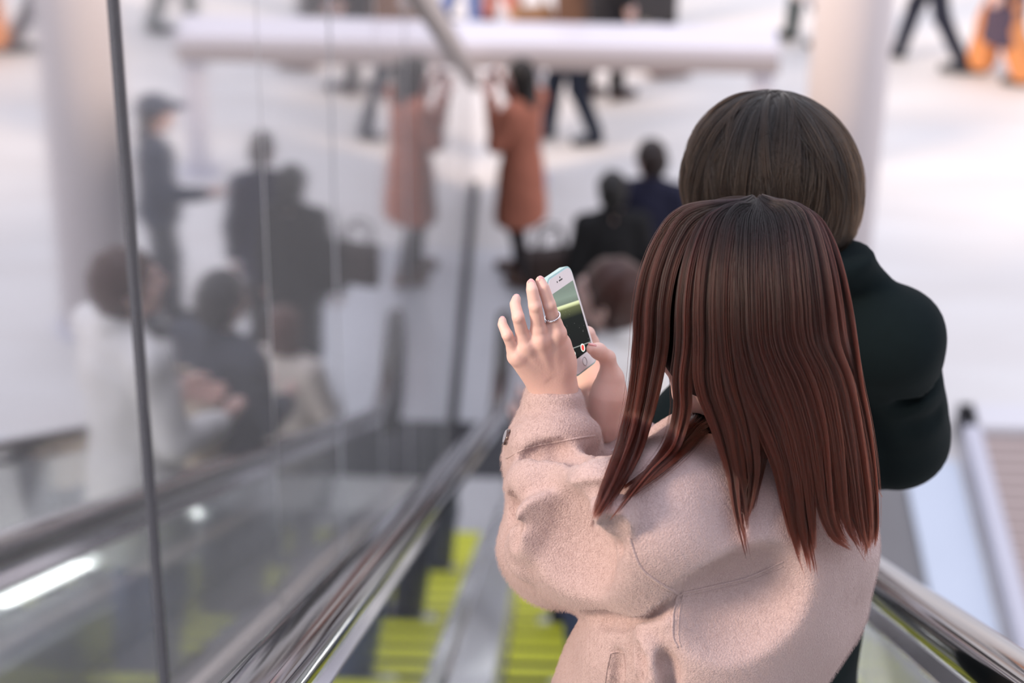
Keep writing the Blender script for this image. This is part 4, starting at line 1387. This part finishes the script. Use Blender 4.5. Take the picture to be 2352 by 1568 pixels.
def screen_mat():
    m = bpy.data.materials.new('phone_screen'); m.use_nodes = True
    n = m.node_tree; b = n.nodes['Principled BSDF']
    b.inputs['Base Color'].default_value = (.004, .005, .005, 1); b.inputs['Roughness'].default_value = .08; b.inputs['Specular IOR Level'].default_value = .02
    t = n.nodes.new('ShaderNodeTexCoord')
    sp = n.nodes.new('ShaderNodeSeparateXYZ'); n.links.new(t.outputs['Generated'], sp.inputs[0])
    uvn = n.nodes.new('ShaderNodeUVMap')
    sp2 = n.nodes.new('ShaderNodeSeparateXYZ'); n.links.new(uvn.outputs[0], sp2.inputs[0])
    # the picture on the screen: light sky strip, a bright slanting edge, dark below
    ma = n.nodes.new('ShaderNodeMath'); ma.operation = 'MULTIPLY_ADD'; ma.inputs[1].default_value = .10
    n.links.new(sp2.outputs['X'], ma.inputs[0]); n.links.new(sp2.outputs['Y'], ma.inputs[2])
    r = n.nodes.new('ShaderNodeValToRGB'); r.color_ramp.interpolation = 'LINEAR'
    e = r.color_ramp.elements
    e[0].position = 0; e[0].color = (.002, .003, .003, 1)
    e[1].position = 1; e[1].color = (.16, .20, .17, 1)
    for p, col in ((.175, (.004, .006, .005, 1)), (.180, (.28, .30, .28, 1)), (.186, (.28, .30, .28, 1)), (.191, (.004, .005, .005, 1)), (.60, (.006, .009, .008, 1)), (.74, (.10, .11, .05, 1)), (.78, (.58, .62, .34, 1)), (.80, (.62, .66, .42, 1)), (.81, (.13, .16, .13, 1)), (.90, (.19, .24, .20, 1))):
        q = e.new(p); q.color = col
    n.links.new(ma.outputs[0], r.inputs[0])
    # scattered glints in the dark part
    vz = n.nodes.new('ShaderNodeTexVoronoi'); vz.inputs['Scale'].default_value = 26
    n.links.new(uvn.outputs[0], vz.inputs['Vector'])
    lt = n.nodes.new('ShaderNodeMath'); lt.operation = 'LESS_THAN'; lt.inputs[1].default_value = .10
    n.links.new(vz.outputs['Distance'], lt.inputs[0])
    wn = n.nodes.new('ShaderNodeTexNoise'); wn.inputs['Scale'].default_value = 7
    n.links.new(uvn.outputs[0], wn.inputs['Vector'])
    g2 = n.nodes.new('ShaderNodeMath'); g2.operation = 'GREATER_THAN'; g2.inputs[1].default_value = .56
    n.links.new(wn.outputs['Fac'], g2.inputs[0])
    mu = n.nodes.new('ShaderNodeMath'); mu.operation = 'MULTIPLY'; n.links.new(lt.outputs[0], mu.inputs[0]); n.links.new(g2.outputs[0], mu.inputs[1])
    mu2 = n.nodes.new('ShaderNodeMath'); mu2.operation = 'MULTIPLY'; mu2.inputs[1].default_value = .35; n.links.new(mu.outputs[0], mu2.inputs[0])
    ad = n.nodes.new('ShaderNodeMix'); ad.data_type = 'RGBA'; ad.blend_type = 'ADD'; ad.inputs[0].default_value = 1
    n.links.new(r.outputs[0], ad.inputs[6]); n.links.new(mu2.outputs[0], ad.inputs[7])
    n.links.new(ad.outputs[2], b.inputs['Emission Color']); b.inputs['Emission Strength'].default_value = 1.0
    return m
SW, SH_ = WID * .885, LEN * .715
sm = pymesh('screen', [(-SW / 2, -SH_ / 2, .00372), (SW / 2, -SH_ / 2, .00372), (SW / 2, SH_ / 2, .00372), (-SW / 2, SH_ / 2, .00372), (-SW / 2, -SH_ / 2, .0034), (SW / 2, -SH_ / 2, .0034), (SW / 2, SH_ / 2, .0034), (-SW / 2, SH_ / 2, .0034)], [(0, 1, 2, 3), (7, 6, 5, 4), (0, 4, 5, 1), (1, 5, 6, 2), (2, 6, 7, 3), (3, 7, 4, 0)])
uvl = sm.uv_layers.new(name='UVMap')
for lp_ in sm.loops:
    co = sm.vertices[lp_.vertex_index].co
    uvl.data[lp_.index].uv = (co.x / SW + .5, co.y / SH_ + .5)
scr = plocal('screen', sm, screen_mat(), phone)
def disc(name, x, y, r, z, m, parent, r2=0.0, th=.00012):
    if r2:
        pts = [(x + (r + r2) / 2 * math.cos(a), y + (r + r2) / 2 * math.sin(a), z) for a in np.linspace(0, 2 * math.pi, 33)]
        return plocal(name, tube(pts, (r - r2) / 2, 6, False), m, parent, True)
    pts = [(x + r * math.cos(a), y + r * math.sin(a)) for a in np.linspace(0, 2 * math.pi, 24, endpoint=False)]
    v = [(p[0], p[1], z) for p in pts] + [(p[0], p[1], z + th) for p in pts]
    f = [tuple(range(24))[::-1], tuple(range(24, 48))] + [(i, (i + 1) % 24, 24 + (i + 1) % 24, 24 + i) for i in range(24)]
    return plocal(name, pymesh('disc', v, f), m, parent)
M_UIW = mat('screen_white', (.6, .65, .6), .3, emit=(.62, .72, .62), estr=.9)
M_UIR = mat('screen_red', (.7, .02, .02), .3, emit=(.85, .03, .02), estr=.9)
disc('shutter_ring', .004, -SH_ * .415, .0045, .0039, M_UIW, scr, .0035)
disc('record_dot', .004, -SH_ * .415, .0029, .0038, M_UIR, scr)
disc('mode_icon', -SW * .34, -SH_ * .415, .0026, .0038, M_UIW, scr)
disc('home_button', 0, -LEN * .43, .0050, .0037, mat('home_ring', (.45, .43, .47), .3, .6), phone, .0043)
plocal('earpiece', plate(.0085, .0014, .0035, .00385, .00068, 4), M_DARK, phone)
eo = COL.objects[-1] if False else phone.children[-1]
for o in phone.children:
    if o.name.startswith('earpiece'):
        o.location = tuple(AP @ np.array([0, LEN * .435, 0]))
disc('camera_dot', 0, LEN * .462, .0010, .0036, M_DARK, phone)
disc('sensor_dot', -.0085, LEN * .435, .0010, .0036, M_DARK, phone)
plocal('side_button', box(WID / 2 + .001, WID / 2 + .0026, LEN * .15, LEN * .24, -.002, .001, .0004), M_CASE, phone)
plocal('side_button', box(WID / 2 + .001, WID / 2 + .0026, LEN * .28, LEN * .33, -.002, .001, .0004), M_CASE, phone)
# ------------------------------------------------------------------ hair of the pair in front
def hair_mat(name, root, tip, rough=.32):
    m = bpy.data.materials.new(name); m.use_nodes = True
    n = m.node_tree; n.nodes.clear()
    o = n.nodes.new('ShaderNodeOutputMaterial')
    h = n.nodes.new('ShaderNodeBsdfHairPrincipled')
    h.model = 'CHIANG'; h.parametrization = 'COLOR'
    i = n.nodes.new('ShaderNodeHairInfo')
    r = n.nodes.new('ShaderNodeValToRGB')
    r.color_ramp.elements[0].position = .10; r.color_ramp.elements[0].color = (*root, 1)
    r.color_ramp.elements[1].position = .75; r.color_ramp.elements[1].color = (*tip, 1)
    n.links.new(i.outputs['Intercept'], r.inputs[0])
    mr = n.nodes.new('ShaderNodeMapRange'); mr.inputs[3].default_value = .55; mr.inputs[4].default_value = 1.45
    n.links.new(i.outputs['Random'], mr.inputs[0])
    vm = n.nodes.new('ShaderNodeVectorMath'); vm.operation = 'SCALE'
    n.links.new(r.outputs[0], vm.inputs[0]); n.links.new(mr.outputs[0], vm.inputs['Scale'])
    at_ = n.nodes.new('ShaderNodeAttribute'); at_.attribute_name = 'shade'
    vm2 = n.nodes.new('ShaderNodeVectorMath'); vm2.operation = 'SCALE'
    n.links.new(vm.outputs[0], vm2.inputs[0]); n.links.new(at_.outputs['Fac'], vm2.inputs['Scale'])
    n.links.new(vm2.outputs[0], h.inputs['Color'])
    h.inputs['Roughness'].default_value = rough
    h.inputs['Radial Roughness'].default_value = .45
    h.inputs['Coat'].default_value = 0.0
    n.links.new(h.outputs[0], o.inputs[0])
    return m

def strands(name, S, rad, m, parent, shade=None):
    """S: (n, k, 3) world points"""
    n, k, _ = S.shape
    hc = bpy.data.hair_curves.new(name)
    hc.add_curves([k] * n)
    org = np.array(parent.location)
    hc.attributes['position'].data.foreach_set('vector', (S - org).astype(np.float32).ravel())
    ra = hc.attributes.get('radius') or hc.attributes.new('radius', 'FLOAT', 'POINT')
    pr = rad * np.interp(np.linspace(0, 1, k), [0, .7, 1], [1, 1, .25])
    ra.data.foreach_set('value', np.tile(pr, n).astype(np.float32))
    sh = hc.attributes.new('shade', 'FLOAT', 'CURVE')
    sh.data.foreach_set('value', (np.ones(n) if shade is None else shade).astype(np.float32))
    hc.materials.append(m)
    o = bpy.data.objects.new(name, hc)
    COL.objects.link(o); o.parent = parent
    return o

M_HAIRW = hair_mat('auburn_hair', (.0022, .0009, .0012), (.036, .0062, .0033))
M_HAIRM = hair_mat('brown_hair', (.0018, .0011, .0009), (.0110, .0055, .0029))
M_CAPW = mat('auburn_hair_base', (.014, .005, .005), .7, spec=.1)
M_CAPM = mat('brown_hair_base', (.010, .006, .005), .7, spec=.1)

# --- the woman's scalp and hair mass
E_C = whead + np.array([0, 0, .018]); E_R = np.array([.099, .113, .124])
def ell_front(px, py, grow=1.0):
    d = ray(px, py); o = (CAM - E_C)
    o2 = (RW @ o) / (E_R * grow); d2 = (RW @ d) / (E_R * grow)
    a = d2 @ d2; b = 2 * o2 @ d2; c_ = o2 @ o2 - 1
    disc_ = b * b - 4 * a * c_
    t = (-b - math.sqrt(disc_)) / (2 * a) if disc_ > 0 else -b / (2 * a)
    p = CAM + d * t
    return (p - CAM) @ FWD, disc_ > 0
s = SDF(E_C - (.16, .16, .40), E_C + (.16, .18, .15), .006)
s.ell(E_C, E_R - .007, RW, k=0)
s.chain([W(1800, 850, 2.56), W(1850, 1000, 2.57), W(1880, 1130, 2.55)], [.055, .045, .030], .03)
s.chain([W(1740, 850, 2.56), W(1760, 950, 2.575)], [.05, .035], .03)
s.chain([W(1900, 850, 2.60), W(1925, 1000, 2.61), W(1940, 1150, 2.60)], [.030, .030, .020], .03)
# opening for the face
s.rbox(whead + RW.T @ np.array([0, .125, -.06]), (.062, .075, .125), RW, .03, .02, cut=True)
s.rbox(whead + RW.T @ np.array([-.03, .06, -.16]), (.12, .10, .06), RW, .03, .02, cut=True)
hb = wobj('hair_base', s.mesh('hairbase'), M_CAPW, woman, True)

LX = np.array([[450, 1735], [468, 1650], [500, 1585], [550, 1535], [600, 1507], [700, 1485], [800, 1478], [850, 1474]], float)
RX = np.array([[450, 1745], [468, 1815], [500, 1855], [550, 1893], [600, 1914], [700, 1936], [800, 1952], [850, 1960]], float)
def head_x(u, y):
    a = np.interp(y, LX[:, 0], LX[:, 1]); b_ = np.interp(y, RX[:, 0], RX[:, 1])
    return a + u * (b_ - a)
LOW = [
    (.00, [(1470, 890), (1452, 965), (1424, 1045), (1390, 1125), (1356, 1208)], 26, 9),
    (.05, [(1490, 885), (1472, 970), (1442, 1050), (1405, 1128), (1366, 1195)], 26, 10),
    (.09, [(1506, 880), (1486, 965), (1458, 1050), (1418, 1125), (1384, 1180)], 13, 6),
    (.18, [(1556, 870), (1556, 940), (1532, 1020), (1475, 1095), (1410, 1165)], 15, 8),
    (.22, [(1574, 865), (1574, 945), (1548, 1030), (1490, 1090), (1402, 1195)], 15, 6),
    (.30, [(1620, 880), (1650, 975), (1678, 1075), (1690, 1170), (1714, 1280)], 24, 5),
    (.36, [(1652, 880), (1676, 970), (1692, 1065), (1708, 1150), (1716, 1225)], 28, 8),
    (.42, [(1690, 880), (1712, 960), (1728, 1050), (1728, 1120), (1712, 1200)], 26, 6),
    (.48, [(1725, 880), (1760, 970), (1795, 1070), (1812, 1170), (1838, 1290)], 30, 8),
    (.54, [(1760, 880), (1795, 970), (1822, 1080), (1836, 1180), (1862, 1318)], 30, 6),
    (.60, [(1795, 880), (1828, 980), (1848, 1080), (1858, 1180), (1868, 1285)], 32, 10),
    (.67, [(1835, 880), (1865, 980), (1880, 1080), (1892, 1170), (1915, 1232), (1955, 1262)], 32, 10),
    (.74, [(1868, 880), (1895, 980), (1912, 1080), (1925, 1170), (1945, 1230), (1978, 1262)], 32, 10),
    (.81, [(1898, 880), (1925, 980), (1945, 1080), (1960, 1175), (1974, 1235), (1992, 1268)], 30, 10),
    (.88, [(1925, 880), (1950, 980), (1970, 1080), (1984, 1170), (1990, 1230), (1984, 1278)], 26, 10),
    (.94, [(1946, 880), (1968, 980), (1986, 1080), (1997, 1165), (2000, 1225), (1990, 1272)], 22, 9),
    (1.0, [(1964, 885), (1984, 980), (1999, 1080), (2006, 1160), (2008, 1215), (2002, 1262)], 14, 8),
]
K = 30
def lock_path(u, low, w0, w1, deep=0.0):
    P = [(1738 + (u - .5) * 16, 460 + 4 * (1 - abs(2 * u - 1)), 9), (1739 + (u - .5) * 60, 472 + 10 * (1 - abs(2 * u - 1)), 12)]
    for y in (500, 550, 620, 700, 790):
        P.append((head_x(u, y), y, w0 * .9))
    n = len(low)
    for i, (x, y) in enumerate(low):
        P.append((x, y, w0 + (w1 - w0) * ((i + 1) / n) ** 1.3))
    P = crom([(x, y, w) for x, y, w in P], K)
    D = np.full(K, np.nan)
    for i, (x, y, w) in enumerate(P):
        dh, inside = ell_front(x, y)
        if y < 720: D[i] = dh
        elif y < 820 and inside: D[i] = dh
    ok = ~np.isnan(D)
    last = np.where(ok)[0][-1]
    # below the head the hair hangs plumb until it meets the coat
    for i in range(last + 1, K):
        D[i] = D[i - 1] + (P[i, 1] - P[i - 1, 1]) / FPX * D[i - 1] * .36
    for i in range(last - 3, K):
        p, n_ = coat_hit(P[i, 0], P[i, 1])
        if p is not None:
            dc = (p - CAM) @ FWD - .010
            D[i] = min(D[i], dc)
    for _ in range(3):
        D[1:-1] = np.minimum(D[1:-1], (D[:-2] + 2 * D[1:-1] + D[2:]) / 4)
    return P, D + deep

def grow(P, D, n, thick, nclump, rng, stray=.03, tight=.55, wav=1.0):
    base = np.array([W(x, y, d) for (x, y, _), d in zip(P, D)])
    wid = P[:, 2] * D / FPX                                  # half width in metres
    T = np.gradient(base, axis=0); T /= np.linalg.norm(T, axis=1)[:, None]
    side = np.cross(T, FWD); side /= np.linalg.norm(side, axis=1)[:, None]
    side *= np.sign(side @ RGT)[:, None]
    out = np.cross(side, T); out *= -np.sign(out @ FWD)[:, None]
    t = np.linspace(0, 1, len(P))
    ca = rng.uniform(-1, 1, nclump); cb = rng.uniform(0, 1, nclump) ** .8
    ca = np.sort(ca)
    ph = rng.uniform(0, 6.28, nclump); am = rng.normal(0, 1, nclump)
    ci = rng.integers(0, nclump, n)
    SHADE.append(np.exp(rng.normal(0, .38, nclump))[ci])
    a0 = rng.uniform(-1, 1, n) * .55; b0 = rng.uniform(-1, 1, n) * .5
    ends = np.clip(1.0 - np.abs(rng.normal(0, .075, nclump))[ci] - np.abs(rng.normal(0, .05, n)), .62, 1)
    fly = np.where(rng.random(n) < stray, a0 * rng.uniform(.5, 2.2, n), 0)
    th = thick * np.interp(t, [0, .12, .5, 1], [.25, .8, 1, .6])
    con = 1 - tight * t ** 1.2
    tt = t[None, :] * ends[:, None]
    x = ca[ci][:, None] * (1 - .15 * t) + a0[:, None] * con[None, :] + fly[:, None] * (t ** 1.5)[None, :] + (.16 * wav * np.sin(5 * t[None, :] + ph[ci][:, None]) * t[None, :]) * am[ci][:, None]
    z = cb[ci][:, None] + b0[:, None] * con[None, :]
    def at(A):
        return np.stack([np.stack([np.interp(tt[i], t, A[:, c]) for c in range(3)], 1) for i in range(n)])
    idx = tt * (len(t) - 1)
    i0 = np.clip(np.floor(idx).astype(int), 0, len(t) - 2); fr_ = (idx - i0)[..., None]
    L = lambda A: A[i0] * (1 - fr_) + A[i0 + 1] * fr_
    S = L(base) + L(side) * (x * L(wid[:, None])[..., 0])[..., None] + L(out) * (z * L(th[:, None])[..., 0])[..., None]
    return S
rng = np.random.default_rng(11)
ALL = []
SHADE = []
for (u, low, w0, w1) in LOW:
    P, D = lock_path(u, low, w0, w1 * .75)
    ALL.append(grow(P, D, 1000, .012, 14, rng))
    if .08 < u < .26: continue
    P2 = P.copy(); P2[:, 0] += rng.uniform(-10, 10); P2[:, 2] *= 1.15
    ALL.append(grow(P2, D + .006, 500, .008, 7, rng))
    # thin wisps that reach past the ends
    for _ in range(2 if (u > .28 or u < .06) else 0):
        q = [(x + rng.uniform(-14, 14), y) for x, y in low]
        q[-1] = (q[-1][0] + rng.uniform(-6, 16), q[-1][1] + rng.uniform(10, 42))
        P, D = lock_path(u, q, 9, 1.5)
        ALL.append(grow(P, D - .003, 70, .004, 3, rng, .15, .8))
# hair from the far side of the neck sweeping over the collar, and the loose hair at the nape
for pts, w0, w1, n in (
    ([(1672, 800, 2.60), (1655, 870, 2.60), (1615, 950, 2.585), (1555, 1030, 2.555), (1490, 1090, 2.53), (1418, 1140, 2.55)], 26, 12, 600),
    ([(1690, 830, 2.60), (1660, 910, 2.59), (1600, 990, 2.565), (1530, 1060, 2.53), (1455, 1120, 2.53)], 22, 14, 450),
    ([(1700, 820, 2.585), (1705, 900, 2.575), (1700, 980, 2.555), (1690, 1050, 2.53), (1680, 1130, 2.505)], 36, 12, 500),
    ([(1750, 830, 2.575), (1755, 920, 2.57), (1750, 1000, 2.55), (1735, 1090, 2.52), (1722, 1180, 2.49)], 36, 10, 500),
    ([(1800, 830, 2.57), (1815, 930, 2.56), (1825, 1040, 2.53), (1832, 1150, 2.50), (1845, 1260, 2.47)], 40, 14, 500)):
    Q = crom([(x, y, (1 - i / (len(pts) - 1)) * w0 + i / (len(pts) - 1) * w1) for i, (x, y, d) in enumerate(pts)], K)
    yy = np.array([p[1] for p in pts]); dd = np.array([p[2] for p in pts])
    D = np.interp(Q[:, 1], yy, dd)
    for i in range(K):
        p, n_ = coat_hit(Q[i, 0], Q[i, 1])
        if p is not None: D[i] = min(D[i], (p - CAM) @ FWD - .006)
    ALL.append(grow(Q, D, n, .012, 8, rng, .05))
# a loose wisp on the right
P, D = lock_path(1.0, [(1964, 885), (1984, 980), (2000, 1080), (2018, 1130), (2046, 1166)], 6, 3)
ALL.append(grow(P, D, 60, .004, 3, rng))
S = np.concatenate(ALL)
strands('hair', S, .00017, M_HAIRW, woman, np.concatenate(SHADE))

# --- the man's short hair
H_C = mhead + np.array([0, 0, .014]); H_R = np.array([.107, .117, .126])
s = SDF(H_C - .2, H_C + .2, .006)
s.ell(H_C, H_R - .010, RM, k=0)
s.ell(mhead + RM.T @ np.array([0, -.055, -.07]), (.072, .050, .075), RM, k=.03)
s.rbox(mhead + RM.T @ np.array([0, .13, -.08]), (.066, .075, .125), RM, .03, .02, cut=True)
s.rbox(mhead + RM.T @ np.array([0, .06, -.165]), (.12, .07, .085), RM, .02, .02, cut=True)
wobj('hair_base', s.mesh('mb'), M_CAPM, man, True)
whorl = unit((RM @ np.array([.05, .34, .94])) * H_R)
e1 = unit(np.cross(whorl, [0.0, 1.0, 0.0])); e2 = np.cross(whorl, e1)
def man_hair(n, rng, nclump=420):
    km = 20
    cphi = rng.uniform(0, 2 * math.pi, nclump); clift = np.clip(rng.normal(0, .022, nclump), -.04, .03); clen = rng.normal(0, .15, nclump); csw = rng.normal(0, .22, nclump)
    cst = np.abs(rng.normal(0, .35, nclump)); clay = rng.random(nclump)
    cw = whorl + rng.normal(0, .08, (nclump, 3))
    csh = np.exp(np.clip(rng.normal(0, .4, nclump), -.8, .45))
    ci = rng.integers(0, nclump, n)
    phi = cphi[ci] + rng.normal(0, .05, n)
    out = np.zeros((n, km, 3))
    t = np.linspace(0, 1, km)
    al = np.linspace(.05, 2.6, 60)
    for i in range(n):
        j = ci[i]
        wl = unit(cw[j]); u1 = unit(np.cross(wl, [0.0, 1.0, 0.0])); u2 = np.cross(wl, u1)
        c_, s_ = math.cos(phi[i]), math.sin(phi[i])
        d = np.cos(al)[:, None] * wl + np.sin(al)[:, None] * (c_ * u1 + s_ * u2)
        zl = -.34 - .30 * max(0, -d[30, 1])
        if d[30, 1] > .3: zl = -.05
        zl += clen[j] + rng.normal(0, .03)
        below = np.where(d[:, 2] < zl)[0]
        amax = al[below[0]] if len(below) else 2.0
        a0 = .03 + min(cst[j], .9) * .5
        amax = a0 + (amax - a0) * (1 - .5 * clay[j] ** 3)
        a = a0 + (amax - a0) * t
        ph = phi[i] + csw[j] * t * t + .10 * t * t
        dd = np.cos(a)[:, None] * wl + np.sin(a)[:, None] * (np.cos(ph)[:, None] * u1 + np.sin(ph)[:, None] * u2)
        r = .962 + .040 * clay[j] + clift[j] * np.sin(math.pi * t) + rng.normal(0, .010) * t - .05 * np.maximum(t - .8, 0) / .2
        out[i] = H_C + (dd * H_R * r[:, None]) @ RM
    return out, csh[ci]
rng = np.random.default_rng(5)
S1, SH1 = man_hair(9500, rng)
# nape: strands from the back of the head down to the collar
n = 1500
km = 20
S2 = np.zeros((n, km, 3))
for i in range(n):
    a = rng.uniform(-1.25, 1.25)
    st = np.array([math.sin(a) * .088, -.02 - math.cos(a) * .080, -.015 + rng.normal(0, .01)])
    en = np.array([math.sin(a) * .072, -.015 - math.cos(a) * .066, -.135 + .02 * abs(a) + rng.normal(0, .012)])
    q = np.linspace(0, 1, km)[:, None]
    mid = (st + en) / 2 + np.array([math.sin(a), -math.cos(a), 0]) * .006
    S2[i] = mhead + ((1 - q) ** 2 * st + 2 * q * (1 - q) * mid + q * q * en) @ RM
strands('hair', np.concatenate([S1, S2]), .00024, M_HAIRM, man, np.concatenate([SH1, np.exp(rng.normal(-.3, .3, n))]))
